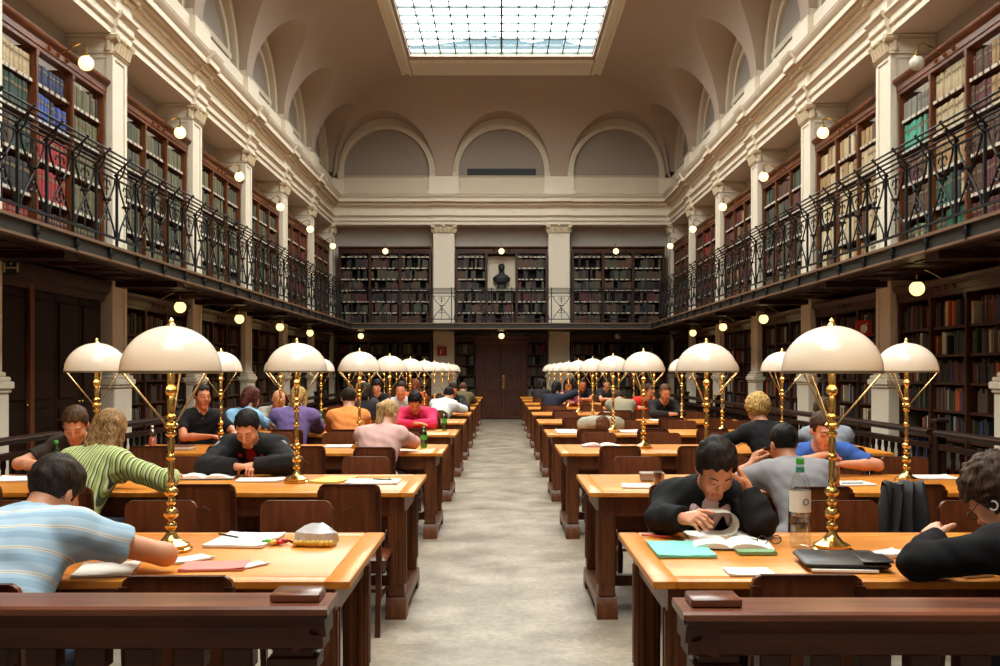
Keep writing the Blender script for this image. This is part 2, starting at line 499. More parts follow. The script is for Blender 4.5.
# ---- lunette walls: tympana, arch mouldings, windows ------------------
def arch_pts(c, r, n=24, zc=LC): return [(c+r*math.cos(PI*k/n), zc+r*math.sin(PI*k/n)) for k in range(n+1)]
def lunette(mb, c, put, window):
    """put(t, z, d): d = distance out of the wall into the room"""
    n = 24
    inn, out, ell = arch_pts(c, 1.32), arch_pts(c, 1.47), [(c+LA*math.cos(PI*k/n), LC+LB*math.sin(PI*k/n)) for k in range(n+1)]
    mb.mi = 0
    mid = arch_pts(c, 1.40)
    for a, d0, bb, d1 in ((inn,-.1,inn,.05),(inn,.05,mid,.05),(mid,.05,mid,.08),(mid,.08,out,.06),(out,.06,out,-.02),(out,-.02,ell,-.02)):
        mb.grid([[put(t,z,d0) for t,z in a],[put(t,z,d1) for t,z in bb]])
    for sg in (-1, 1):                       # jambs under the springing
        x0, x1 = sorted((c+sg*1.32, c+sg*1.5))
        mb.add([put(x0,7.4,.05),put(x1,7.4,.05),put(x1,LC,.05),put(x0,LC,.05)], [(0,1,2,3)])
        mb.add([put(c+sg*1.32,7.4,.05),put(c+sg*1.32,LC,.05),put(c+sg*1.32,LC,-.1),put(c+sg*1.32,7.4,-.1)], [(0,1,2,3)])
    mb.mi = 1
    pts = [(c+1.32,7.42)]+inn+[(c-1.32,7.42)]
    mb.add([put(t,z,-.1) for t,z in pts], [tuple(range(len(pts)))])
    mb.mi = 0
    mb.add([put(c-1.34,7.42,-.1),put(c+1.34,7.42,-.1),put(c+1.34,7.5,-.02),put(c-1.34,7.5,-.02)], [(0,1,2,3)])
    if window:
        mb.mi = 0
        a0, a1 = arch_pts(c, 1.02), arch_pts(c, 1.16)
        for a, d0, bb, d1 in ((a0,-.1,a0,-.04),(a0,-.04,a1,-.04),(a1,-.04,a1,-.1)):
            mb.grid([[put(t,z,d0) for t,z in a],[put(t,z,d1) for t,z in bb]])
        def bar(t0, t1, z0, z1, d=-.03):
            q = [put(t0,z0,-.1),put(t1,z0,-.1),put(t1,z1,-.1),put(t0,z1,-.1),put(t0,z0,d),put(t1,z0,d),put(t1,z1,d),put(t0,z1,d)]
            mb.add(q, [(4,5,6,7),(0,1,5,4),(1,2,6,5),(2,3,7,6),(3,0,4,7)])
        bar(c-1.2, c+1.2, 7.72, 7.84); bar(c-1.16, c-1.02, 7.42, LC+.05); bar(c+1.02, c+1.16, 7.42, LC+.05)
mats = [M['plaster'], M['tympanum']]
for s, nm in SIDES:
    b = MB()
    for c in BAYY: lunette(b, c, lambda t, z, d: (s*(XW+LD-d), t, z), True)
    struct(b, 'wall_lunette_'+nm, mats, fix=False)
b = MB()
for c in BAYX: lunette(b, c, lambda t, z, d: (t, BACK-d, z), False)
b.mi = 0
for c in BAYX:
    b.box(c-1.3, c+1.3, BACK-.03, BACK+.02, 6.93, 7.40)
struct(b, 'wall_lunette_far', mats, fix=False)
b = MB()
b.mi = 0; b.box(-1.06, 1.06, BACK+.07, BACK+.095, 7.47, 7.72)
b.mi = 1
for q in range(4):
    for h in (-1, 1): b.box(h*.02, h*1.03, BACK+.05, BACK+.07, 7.49+q*.055, 7.53+q*.055)
v = b.build('vent_grille', [M['black'], M['iron']]); tag(v, 'long black vent grille in the middle far arch above the cornice', 'vent')

# ---- gallery floor, soffit and fascia --------------------------------
for s, nm in SIDES:
    b = MB()
    b.mi = 0; b.box(s*(XG+.02), s*5.8, NEAR, 31.35, ZG-.12, ZG-.01)
    b.mi = 1; b.box(s*(XG+.04), s*5.8, NEAR, 31.35, ZG-.17, ZG-.12)
    for y in COLS:                             # soffit beams and coffers
        b.box(s*(XG+.06), s*5.3, y+.1, y+.42, ZG-.25, ZG-.165)
        for q in range(4):
            yy = y+CW+.05+q*(PITCH-CW)/4
            b.box(s*(XG+.25), s*(XG+.29), yy, yy+.6, ZG-.19, ZG-.165); b.box(s*5.0, s*5.04, yy, yy+.6, ZG-.19, ZG-.165)
            b.box(s*(XG+.29), s*5.0, yy, yy+.04, ZG-.19, ZG-.165); b.box(s*(XG+.29), s*5.0, yy+.56, yy+.6, ZG-.19, ZG-.165)
    struct(b, 'gallery_floor_'+nm, [M['darkwoody'], M['soffit']])
    b = MB(); put = lambda u, v, a: (s*(XG+u), a, v)
    b.mi = 0; b.prism([(0,ZG-.15),(.06,ZG-.15),(.06,ZG-.02),(0,ZG-.02)], NEAR, YG+.06, put)
    b.mi = 1; b.prism([(-.035,ZG-.025),(.08,ZG-.025),(.08,ZG+.005),(-.035,ZG+.005)], NEAR, YG+.06, put)
    b.prism([(-.02,ZG-.175),(.06,ZG-.175),(.06,ZG-.15),(-.02,ZG-.15)], NEAR, YG+.06, put)
    b.mi = 2
    y = NEAR+.5
    while y < YG:
        b.box(s*(XG-.03), s*XG, y-.02, y+.02, ZG-.16, ZG-.02); b.lathe([(.0,-.03),(.03,-.02),(.03,.02),(0,.03)], 8, (s*(XG-.03), y, ZG-.09)); y += PITCH/4
    struct(b, 'trim_gallery_'+nm, [M['fascia'], M['fasciaedge'], M['iron']])
b = MB()
b.box(-XG-.02, XG+.02, YG+.02, 31.35, ZG-.12, ZG-.01); b.box(-XG-.04, XG+.04, YG+.04, 31.35, ZG-.17, ZG-.12)
struct(b, 'gallery_floor_far', M['soffit'])
b = MB(); put = lambda u, v, a: (a, YG+u, v)
b.prism([(0,ZG-.15),(.06,ZG-.15),(.06,ZG-.02),(0,ZG-.02)], -XG, XG, put); b.mi = 1
b.prism([(-.035,ZG-.025),(.08,ZG-.025),(.08,ZG+.005),(-.035,ZG+.005)], -XG, XG, put)
b.prism([(-.02,ZG-.175),(.06,ZG-.175),(.06,ZG-.15),(-.02,ZG-.15)], -XG, XG, put)
struct(b, 'trim_gallery_far', [M['fascia'], M['fasciaedge']])

# ---- gallery railings, one section per bay ---------------------------
def railing(npan, w):
    """local: along +x from 0, slatted book-rest leaning over -y"""
    t = thing('gallery_railing', None, None)
    for zz, yy in ((.85,0),(.885,-.035),(.92,-.07),(.955,-.105),(.99,-.14)):
        MB().tube([(0,yy,zz),(w,yy,zz)], .0115, 6).build('top_rail', M['iron'], t)
    MB().box(0, w, -.012, .012, .77, .785).build('middle_rail', M['iron'], t)
    MB().box(0, w, -.012, .012, .10, .125).build('bottom_rail', M['iron'], t)
    p = w/npan
    for i in range(npan):
        x = i*p
        MB().box(x-.013, x+.013, -.013, .013, 0, .86).tube([(x,.03,.82),(x,-.16,1.01)], .011, 6).tube([(x,0,.76),(x,-.06,.82),(x,-.10,.93)], .009, 6).lathe([(.0,0),(.02,.012),(.0,.03)], 8, (x,-.145,.995)).build('post', M['iron'], t)
        o = MB(); cx = x+p/2
        for sx in (-1, 1):
            pts = [(cx+sx*p*.40*math.cos(q*PI/10)*(1-.25*math.sin(q*PI/10)**2), 0, .12+.65*q/10) for q in range(11)]
            o.tube(pts, .011, 6)
            for sz in (-1, 1):
                pts = [(cx+sx*(.05+.05*math.cos(a)), 0, .51+sz*(.17+.05*math.sin(a))) for a in [k*PI/4 for k in range(7)]]
                o.tube(pts, .008, 5)
        o.lathe([(.0,-.012),(.05,-.01),(.05,.01),(0,.012)], 10, (cx,0,.51)); o.tube([(cx,0,.12),(cx,0,.46)], .008, 5); o.tube([(cx,0,.56),(cx,0,.77)], .008, 5)
        o.build('ornament', M['iron'], t)
    return t
rl = railing(6, PITCH-.012); used = False
for s, nm in SIDES:
    n = 0
    for k, y in enumerate(COLS):
        y0 = y+CW/2-PITCH
        if y0 < 2.0 or y0 > 26: continue
        n += 1
        loc = (s*(XG+.04), y0 if s < 0 else y0+PITCH, ZG); rz = PI/2 if s < 0 else -PI/2
        lb = '%s black iron railing section along the %s gallery with crossed ornaments' % (ORD[n-1], nm)
        if not used: rl.location = loc; rl.rotation_euler.z = rz; used = True; c = rl
        else: c = dup(rl, loc, rz)
        tag(c, lb, 'railing', 'iron gallery railings')
fr = railing(5, 2*XG/3)
for k in range(3):
    c = fr if k == 0 else dup(fr, (0,0,0))
    c.location = (-XG+k*2*XG/3, YG+.06, ZG)
    tag(c, 'black iron railing section of the far gallery, %s' % ('below the left shelves', 'over the door and below the bust', 'below the right shelves')[k], 'railing', 'iron gallery railings')

# ---- bookcases ---------------------------------------------------------
def bookcase(w, ztop, zs, dep, crown, nsec=3, labels=True, wood_=('redwood','redwoodx'), niche=None, skip=()):
    """local: x 0..w, front at y=0, depth +y; zs shelf heights; returns root"""
    t = thing('bookcase', None, None)
    A, B = M[wood_[0]], M[wood_[1]]
    MB().box(.02, w-.02, dep-.03, dep, 0, ztop).build('back_panel', M['darkwood'], t)
    sw = (w-.07)/nsec
    for i in range(nsec+1):
        x = i*sw
        u = MB().box(x, x+.07, .0, dep-.03, 0, ztop); u.box(x+.012, x+.058, -.014, 0, .14, ztop); u.box(x-.0, x+.07, -.02, 0, 0, .14); u.box(x-.0, x+.07, -.02, 0, ztop-.1, ztop)
        u.build('upright', A, t)
    for i in range(nsec):
        x0, x1 = i*sw+.07, (i+1)*sw
        for j, z in enumerate(zs):
            if niche and i == niche[0] and niche[1] < z < niche[2]: continue
            m = MB(); m.mi = 0; m.box(x0, x1, .015, dep-.03, z-.03, z)
            if labels:
                m.mi = 1; q = x0+.02
                r = random.Random(i*31+j)
                while q < x1-.09:
                    l = r.uniform(.06, .13); m.box(q, q+l, .006, .016, z-.034, z+.004); q += l+r.uniform(.01, .07)
            m.build('shelf', [A, M['label']], t)
    if crown:
        c = MB(); z = ztop
        c.prism([(.1,z-.04),(-.022,z-.04),(-.022,z+.0),(-.035,z+.01),(-.035,z+.08),(-.055,z+.10),(-.08,z+.12),(-.09,z+.14),(-.09,z+.165),(.1,z+.165)], 0, w, lambda u, v, a: (a, u, v))
        r = MB()
        for x in (w*.42, w*.5, w*.58): c.lathe([(0,-.02),(.03,-.01),(.04,.02),(.02,.04),(0,.045)], 10, (x, -.03, z+.04))
        c.build('crown_moulding', B, t)
    return t
UZ = [.16, .62, 1.07, 1.51, 1.93]
FZ = [.08+.345*k for k in range(7)]
LZ = [.34+.335*k for k in range(6)]
BW = PITCH-CW-.02
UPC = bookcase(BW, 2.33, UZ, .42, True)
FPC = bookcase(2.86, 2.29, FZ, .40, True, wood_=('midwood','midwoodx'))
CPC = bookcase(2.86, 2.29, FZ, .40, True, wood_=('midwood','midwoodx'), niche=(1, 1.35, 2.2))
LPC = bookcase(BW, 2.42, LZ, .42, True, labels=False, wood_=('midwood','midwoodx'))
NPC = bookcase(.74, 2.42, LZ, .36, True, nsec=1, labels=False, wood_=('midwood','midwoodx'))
BKS = []      # book records
def place_case(proto, loc, rz, label, key, group, w, dep, zs, ztop, nsec, cutk):
    c = proto if proto.name not in _USED else dup(proto, (0,0,0))
    _USED.add(proto.name)
    c.location = loc; c.rotation_euler = (0,0,rz)
    tag(c, label, 'bookcase', group)
    fill(c, Matrix.Translation(loc) @ Matrix.Rotation(rz, 4, 'Z'), key, w, dep, zs, ztop, nsec, cutk)
    return c
_USED = set()
MIXES = {'olive': ['olive']*7+['dark olive']*4+['black'], 'oliveg': ['olive']*4+['dark olive']*5+['dark green']*2+['brown'],
  'mixl': ['dark olive']*3+['brown']*3+['maroon']*2+['grey','dark green','olive','black'], 'redd': ['maroon']*5+['brown']*3+['dark green','black','red'],
  'beige': ['beige']*6+['tan']*3+['brown','cream'], 'mar': ['maroon']*4+['brown']*4+['black','tan'],
  'far': ['black']*4+['brown']*4+['dark olive']*2+['maroon'], 'pap': ['maroon','orange','cream','grey','brown','dark green','navy','black','black','maroon','brown','black','brown','black','maroon','black','dark olive','brown','navy','black'],
  'green': ['bottle green']*4+['dark green']*3+['beige','black','red']}
ROWSPEC = {}      # (key, section) -> list of colours, top row first
ROWSPEC[('UL', 3, 0)] = ['beige', 'dark green', 'dark green', 'black', 'red']
ROWSPEC[('UL', 3, 1)] = ['navy', 'blue', 'red', 'red', 'maroon']
ROWSPEC[('UL', 3, 2)] = ['olive', 'olive', 'olive', 'olive', 'dark olive']
ROWSPEC[('UR', 3, 0)] = ['grey', 'teal', 'MIXpap', 'brown', 'MIXgreen']
ROWSPEC[('UR', 3, 1)] = ['beige', 'beige', 'tan', 'MIXgreen', 'bottle green']
ROWSPEC[('UR', 3, 2)] = ['MIXmar', 'MIXmar', 'brown', 'MIXmar', 'maroon']
UMIX = {('UL',4):'olive', ('UL',5):'olive', ('UL',6):'oliveg', ('UL',7):'redd', ('UL',8):'mixl', ('UR',4):'beige', ('UR',5):'mixl', ('UR',6):'mar', ('UR',7):'redd', ('UR',8):'mixl'}
def fill(case, mat, key, w, dep, zs, ztop, nsec, cutk):
    sw = (w-.07)/nsec
    side, k = key
    r = random.Random(hash((ord(side[0]), ord(side[1]), k)) & 0xffff)
    for i in range(nsec):
        x0, x1 = i*sw+.075, (i+1)*sw-.005
        # sections numbered from the camera side for the right wall as well
        for j, z in enumerate(zs):
            top = (zs+[ztop-.035])[j+1]-.03
            clear = top-z
            if side == 'FC' and i == 1 and 1.1 < z < 2.2: continue
            row = len(zs)-1-j
            spec = ROWSPEC.get((side, k, i))
            mix = spec[row] if spec else 'MIX'+UMIX.get((side, k), 'far' if side[0] == 'F' else ('pap' if side == 'LR' else 'mixl'))
            up = side[0] == 'U'
            x = x0; n = 0
            last = 'olive'; hh = .8
            while x < x1-.02:
                if up: t = r.uniform(.065, .12)
                elif side[0] == 'F': t = r.uniform(.05, .09)
                else: t = r.uniform(.022, .062)
                if not up and r.random() < (.14 if side != 'LR' else .10):
                    x += r.uniform(.05, .2); continue
                if x+t > x1: break
                if mix[:3] == 'MIX': col = last if (r.random() < .45 and n) else r.choice(MIXES[mix[3:]])
                else: col = mix if r.random() < .92 else r.choice(['black', mix, 'brown'])
                if col != last or not up: hh = r.uniform(.70, .93)
                h = min(clear*(hh+r.uniform(-.015, .015)), clear-.012)
                d = min(dep-.09, r.uniform(.24, .31))
                n += 1; last = col
                BKS.append((mat, key, i, row, n, x+t/2, r.uniform(.03, .05), z, t-.003, d, h, col))
                x += t
SHF = ['top', 'second', 'third', 'fourth', 'fifth', 'sixth', 'lowest']
for s, nm in SIDES:
    n = 0
    for k, y in enumerate(COLS[:-1]):
        if y < 5.5: continue
        y0, y1 = y+CW+.01, y+PITCH-.01
        kk = int(round((y-COLS[0])/PITCH))      # index from the near end; bay seen first in the picture has kk=4
        n = kk-3
        loc = (-(XW+.11), y0, ZG) if s < 0 else (XW+.11, y1, ZG)
        rz = PI/2 if s < 0 else -PI/2
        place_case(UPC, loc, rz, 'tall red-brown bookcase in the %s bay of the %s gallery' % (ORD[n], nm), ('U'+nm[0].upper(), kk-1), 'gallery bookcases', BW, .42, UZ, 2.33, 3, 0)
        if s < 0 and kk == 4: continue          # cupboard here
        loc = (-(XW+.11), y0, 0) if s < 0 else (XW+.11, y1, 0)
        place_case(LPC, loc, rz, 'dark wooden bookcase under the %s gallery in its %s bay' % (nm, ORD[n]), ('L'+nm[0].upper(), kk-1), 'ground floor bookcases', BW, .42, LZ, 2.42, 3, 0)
for x, nmx in ((-3.63, 'left'), (3.63, 'right')):
    place_case(FPC, (x-1.43-.03*(1 if x > 0 else -1), BACK+.1, ZG), 0, 'dark bookcase on the far gallery, %s of the pillars' % nmx, ('F'+nmx[0].upper(), 0), 'far gallery bookcases', 2.86, .40, FZ, 2.29, 3, 0)
    place_case(LPC, (x-1.47-.02*(1 if x > 0 else -1), BACK+.1, 0), 0, 'dark bookcase on the ground floor far wall, %s of the pillars' % nmx, ('G'+nmx[0].upper(), 0), 'ground floor bookcases', BW, .42, LZ, 2.42, 3, 0)
place_case(CPC, (-1.43, BACK+.1, ZG), 0, 'dark bookcase with a bust niche in the middle of the far gallery', ('FC', 0), 'far gallery bookcases', 2.86, .40, FZ, 2.29, 3, 0)
for x, nmx in ((-1.47, 'left'), (.73, 'right')):
    place_case(NPC, (x, BACK+.1, 0), 0, 'narrow dark bookcase %s of the double door' % nmx, ('N'+nmx[0].upper(), 0), 'narrow bookcases by the door', .74, .36, LZ, 2.42, 1, 0)
# wooden cupboard in the first left bay
y0 = COLS[4]+CW+.01
t = thing('panelled_cupboard', 'tall dark panelled cupboard under the left gallery beside the first lit pillar', 'cupboard', (-(XW+.11), y0, 0), PI/2)
MB().box(.09, BW-.09, .04, .40, 0, 2.66).build('body', M['darkwood'], t)
for i in range(4):
    x0 = .1+i*(BW-.2)/4; x1 = x0+(BW-.2)/4-.012
    d = MB(); d.bbox(x0, x1, 0, .04, .1, 2.4, .006)
    for z0, z1 in ((.2,1.05),(1.15,2.3)): d.bbox(x0+.09, x1-.09, -.018, 0, z0, z1, .012)
    dd = d.build('door', M['darkwood'], t)
    MB().sphere((x1-.04 if i % 2 == 0 else x0+.04, -.02, 1.1), .018, 8, 6).build('knob', M['brass'], dd)
MB().box(.74, .84, -.05, .0, 0, 2.5).build('upright', M['redwood'], t)
MB().prism([(.1,2.4),(-.04,2.4),(-.06,2.48),(-.12,2.52),(-.14,2.6),(-.14,2.66),(.1,2.66)], .1, BW-.1, lambda u, v, a: (a, u, v)).build('crown_moulding', M['darkwoodx'], t)

# ---- books -------------------------------------------------------------
def book_mesh(col):
    b = MB()
    b.prism([(-.5,.06),(-.44,.015),(-.2,0),(.2,0),(.44,.015),(.5,.06),(.5,1),(-.5,1)], 0, 1, lambda u, v, a: (u, v, a))
    for z in (.16, .34, .66, .84): b.box(-.47, .47, -.012, .03, z-.008, z+.008)
    b.mi = 1; b.box(-.42, .42, .08, .97, .99, 1.003)
    b.mi = 2; b.box(-.36, .36, -.010, .02, .70, .79)
    return b.mesh('book '+col, [M['bk_'+col], M['white'], M['spine']], smooth=50)
BMESH = {}
def area(rec):
    mat, key, i, row, n, x, yo, z, t, d, h, col = rec
    p = mat @ Vector((x, 0, z+h/2))
    if p.y < 1: return 0
    u = p.x/p.y; v = (p.z-EYE)/p.y
    if abs(u) > .497 or v > .37: return 0
    ct = abs(p.x)/math.hypot(p.x, p.y) if key[0][0] in 'UL' else 1
    ar = t*h*ct/p.y**2
    if v < -.0 : ar *= .2
    return ar
def zone(rec): return (0 if rec[1] in (('UL',3),('UR',3)) else 1 if rec[1] == ('LR',3) else 2)
BKS.sort(key=lambda r: (-area(r)))
CASE = {('UL',3): 'first left gallery bookcase', ('UR',3): 'first right gallery bookcase', ('LR',3): 'first bookcase under right gallery',
        ('UL',4): 'second left gallery bookcase', ('UR',4): 'second right gallery bookcase', ('LR',4): 'second bookcase under right gallery', ('UL',2): 'nearest left gallery bookcase', ('UR',2): 'nearest right gallery bookcase',
        ('LL',4): 'second bookcase under left gallery', ('LR',2): 'nearest bookcase under right gallery', ('LL',2): 'nearest bookcase under left gallery'}
rest = MB(); cols = sorted(BOOKC)
ind = 0
for rec in BKS:
    mat, key, i, row, n, x, yo, z, t, d, h, col = rec
    if ind < 300 and key in CASE:
        ind += 1
        if col not in BMESH: BMESH[col] = book_mesh(col)
        o = bpy.data.objects.new('book', BMESH[col]); COL.objects.link(o)
        o.matrix_world = mat @ Matrix.Translation((x, yo, z+.001)) @ Matrix.Diagonal((t, d, h, 1))
        tag(o, '%s book, %s along, %s shelf, %s column, %s' % (col, ORD[n-1], SHF[row], ('first','middle','last')[i], CASE[key]), 'book', 'bound volumes in the '+CASE[key])
    else:
        rest.mi = cols.index(col)
        z += .002
        c = [mat @ Vector(q) for q in ((x-t/2,yo,z),(x+t/2,yo,z),(x+t/2,yo+d,z),(x-t/2,yo+d,z),(x-t/2,yo,z+h),(x+t/2,yo,z+h),(x+t/2,yo+d,z+h),(x-t/2,yo+d,z+h))]
        rest.add(c, [(0,1,5,4),(1,2,6,5),(3,0,4,7),(4,5,6,7),(2,3,7,6),(0,3,2,1)])
o = rest.build('shelved_books', [M['bk_'+c] for c in cols], smooth=0, fix=False)
tag(o, 'rows of bound books filling the farther bookcases on both floors', 'books', kind='stuff')

# ---- double door -----------------------------------------------------
d = MB(); d.box(-.74, .74, BACK+.1, BACK+.4, 0, 2.5); d.box(-.78, -.62, BACK+.04, BACK+.1, 0, 2.3); d.box(.62, .78, BACK+.04, BACK+.1, 0, 2.3)
d.prism([(.1,2.3),(-.02,2.3),(-.04,2.36),(-.04,2.42),(-.12,2.48),(-.14,2.54),(.1,2.54)], -.84, .84, lambda u, v, a: (a, BACK+.06+u, v))
door = struct(d, 'door_1', M['doorwood'])
for s in (-1, 1):
    q = MB(); q.bbox(s*.006, s*.61, BACK+.06, BACK+.1, .03, 2.29, .006)
    for z0, z1 in ((.15,.75),(.85,1.25),(1.35,2.15)): q.bbox(s*.10, s*.52, BACK+.045, BACK+.06, z0, z1, .012)
    leaf = q.build('door_leaf', M['doorwood'], door)
    if s > 0: MB().tube([(.06,BACK+.05,1.0),(.06,BACK+.0,1.02),(.06,BACK+.0,1.28),(.06,BACK+.05,1.3)], .014, 8).box(.035,.085,BACK+.035,BACK+.06,.95,1.35).build('door_handle', M['brass'], leaf)

# ---- bust in the niche -------------------------------------------------
t = thing('bust', 'dark bust in the pale niche of the middle far gallery bookcase', 'sculpture', (0, BACK+.26, ZG+1.16))
t.scale = (1.15, .6, 1.15)
MB().lathe([(.15,0),(.16,.03),(.12,.06),(.09,.1),(.11,.14)], 14).build('plinth', M['black'], t)
MB().lathe([(.10,.13),(.22,.2),(.24,.30),(.16,.37),(.075,.41),(.07,.46)], 16, sy=.7).build('shoulders', M['black'], t)
MB().sphere((0,-.03,.56), .095, 14, 10, (.85,1,1.2)).sphere((0,-.13,.55), .022, 8, 6).sphere((0,.0,.60), .1, 12, 8, (.9,1,.9)).build('head', M['black'], t)
b = MB(); b.box(1.0, 1.86, .34, .365, 1.13, 2.2); b.box(1.0, 1.86, .04, .36, 1.12, 1.15)
b.build('niche_panel', M['plaster'], CPC)

# ---- globe lamps ------------------------------------------------------
def globe(lit, vertical=False):
    t = thing('globe_lamp', None, None)
    g = MB().sphere((0,0,0), .088, 20, 14).build('globe', M['globe'] if lit else M['globeoff'], t)
    MB().lathe([(.05,.075),(.04,.1),(.015,.115),(.015,.16)], 12).build('cap', M['brass'], t)
    MB().tube([(0,0,.15),(0,0,.2),(.0,.06,.24),(0,.16,.2),(0,.30,.12)], .011, 6).build('bracket', M['brass'], t)
    return t
GL, GD, GY = globe(True), globe(False), globe(True)
[c for c in GY.children if c.name.split('.')[0] == 'globe'][0].data.materials[0] = M['globewarm']
gs = []
for s, nm in SIDES:
    for k, y in enumerate(BAYY):
        if y < 8: continue
        n = int(round((y-BAYY[0])/PITCH))-3
        lit = not (s > 0 and abs(y-11.9) < .5)
        gs.append(((s*4.94, y, 5.14), s, lit, '%s globe lamp on the %s gallery bookcase of the %s bay' % ('glowing' if lit else 'unlit pale', nm, ORD[n])))
    for y in ((15.37,18.85,25.8,22.3) if s < 0 else (11.89,22.3,25.8,18.85)):
        n = int(round((y-BAYY[0])/PITCH))-3
        gs.append(((s*4.94, y, 2.46), s, 'low', 'glowing globe lamp hanging below the %s gallery at the %s bay' % (nm, ORD[n])))
for x, q in ((-3.55,'left bookcase'),(0,'bust niche'),(3.5,'right bookcase')):
    gs.append(((x, BACK-.18, 5.14), 0, True, 'glowing globe lamp on the far gallery at the %s' % q))
for x, q, l in ((-4.3,'left bookcase',True),(0,'double door',True),(3.55,'right bookcase',False)):
    gs.append(((x, BACK-.18, 2.55), 0, l, '%s globe lamp on the far wall above the %s' % ('glowing' if l else 'unlit', q)))
u = set()
for loc, s, lit, lb in gs:
    p = GY if lit == 'low' else GL if lit else GD
    c = p if p.name not in u else dup(p, (0,0,0)); u.add(p.name)
    c.location = loc; c.rotation_euler = (0,0,{-1: PI/2, 1: -PI/2, 0: 0}[s]); tag(c, lb, 'lamp', 'globe wall lamps')
# ---- signs -------------------------------------------------------------
b = MB(); b.mi = 0; b.bbox(4.97, 5.19, 14.02, 14.05, 1.97, 2.19, .004); b.mi = 1
b.lathe([(.045,0),(.06,.002),(.06,.004),(.045,.006)], 14); n0 = len(b.v)-56
for i in range(n0, len(b.v)):
    x, y, z = b.v[i]; b.v[i] = (5.08+x*.8, 14.018-z, 2.075+y)
b.tube([(5.10,14.015,2.13),(5.13,14.015,2.15)], .008, 6)
o = b.build('fire_extinguisher_sign', [M['red'], M['white']]); tag(o, 'red square fire sign projecting from the right ground floor pillar', 'sign', 'red fire signs')
b = MB(); b.mi = 0; b.bbox(-1.98, -1.68, BACK-.03, BACK+.0, 1.95, 2.22, .004); b.mi = 1
b.tube([(-1.86,BACK-.032,2.0),(-1.86,BACK-.032,2.13)], .02, 8); b.tube([(-1.84,BACK-.032,2.14),(-1.78,BACK-.032,2.12)], .008, 6)
o = b.build('fire_extinguisher_sign', [M['red'], M['white']]); tag(o, 'small red square sign on the far left pillar by the door', 'sign', 'red fire signs')
b = MB(); b.mi = 0; b.bbox(-5.27, -5.03, 10.44, 10.47, 2.48, 2.64, .004); b.mi = 1
b.box(-5.2, -5.18, 10.435, 10.44, 2.51, 2.61); b.box(-5.06, -5.04, 10.435, 10.44, 2.51, 2.61); b.box(-5.18, -5.06, 10.435, 10.44, 2.55, 2.565)
b.sphere((-5.12, 10.437, 2.6), .012, 8, 6)
o = b.build('exit_sign', [plain('dark green sign', (20,34,28), .5), M['label']]); tag(o, 'small dark exit sign under the left gallery near the first pillar', 'sign')
b = MB().box(-4.98, -5.3, 10.445, 10.465, 2.64, 2.70); b.build('bracket', M['iron'], o)

# ---- side balustrades ---------------------------------------------------
def balustrade(w):
    t = thing('balustrade', None, None)
    MB().prism([(-.06,.82),(.06,.82),(.075,.84),(.075,.86),(.05,.88),(-.05,.88),(-.075,.86),(-.075,.84)], 0, w, lambda u, v, a: (a, u, v)).build('handrail', M['darkwoodx'], t)
    MB().bbox(0, w, -.04, .04, .68, .74, .006).build('middle_rail', M['darkwoodx'], t)
    MB().bbox(0, w, -.05, .05, .0, .12, .006).build('bottom_rail', M['darkwoodx'], t)
    n = int(w/.19); me = MB().lathe([(.024,.12),(.03,.15),(.018,.18),(.03,.32),(.032,.4),(.018,.58),(.028,.63),(.024,.68)], 8).mesh('baluster', M['darkwood'])
    for i in range(n):
        o = bpy.data.objects.new('baluster', me); COL.objects.link(o); o.parent = t; o.location = ((i+.5)*w/n, 0, 0)
    MB().bbox(-.05, .05, -.05, .05, 0, .95, .008).bbox(-.07, .07, -.07, .07, .95, .99, .008).build('post', M['darkwood'], t)
    return t
bl = balustrade(PITCH-.15); used = False
for s, nm in SIDES:
    n = 0
    for y in COLS[3:-2]:
        n += 1
        loc = (s*4.45, y+.26 if s < 0 else y+.26+PITCH, 0); rz = PI/2 if s < 0 else -PI/2
        c = bl if not used else dup(bl, loc, rz); used = True
        c.location = loc; c.rotation_euler.z = rz
        tag(c, '%s dark balustrade section between the desks and %s bookcases' % (ORD[n-1], nm), 'balustrade', 'wooden side balustrades')
M['benchfront'] = wood('bench front wood', (46,21,12), (76,37,21), .42, 'X', 5, 0)
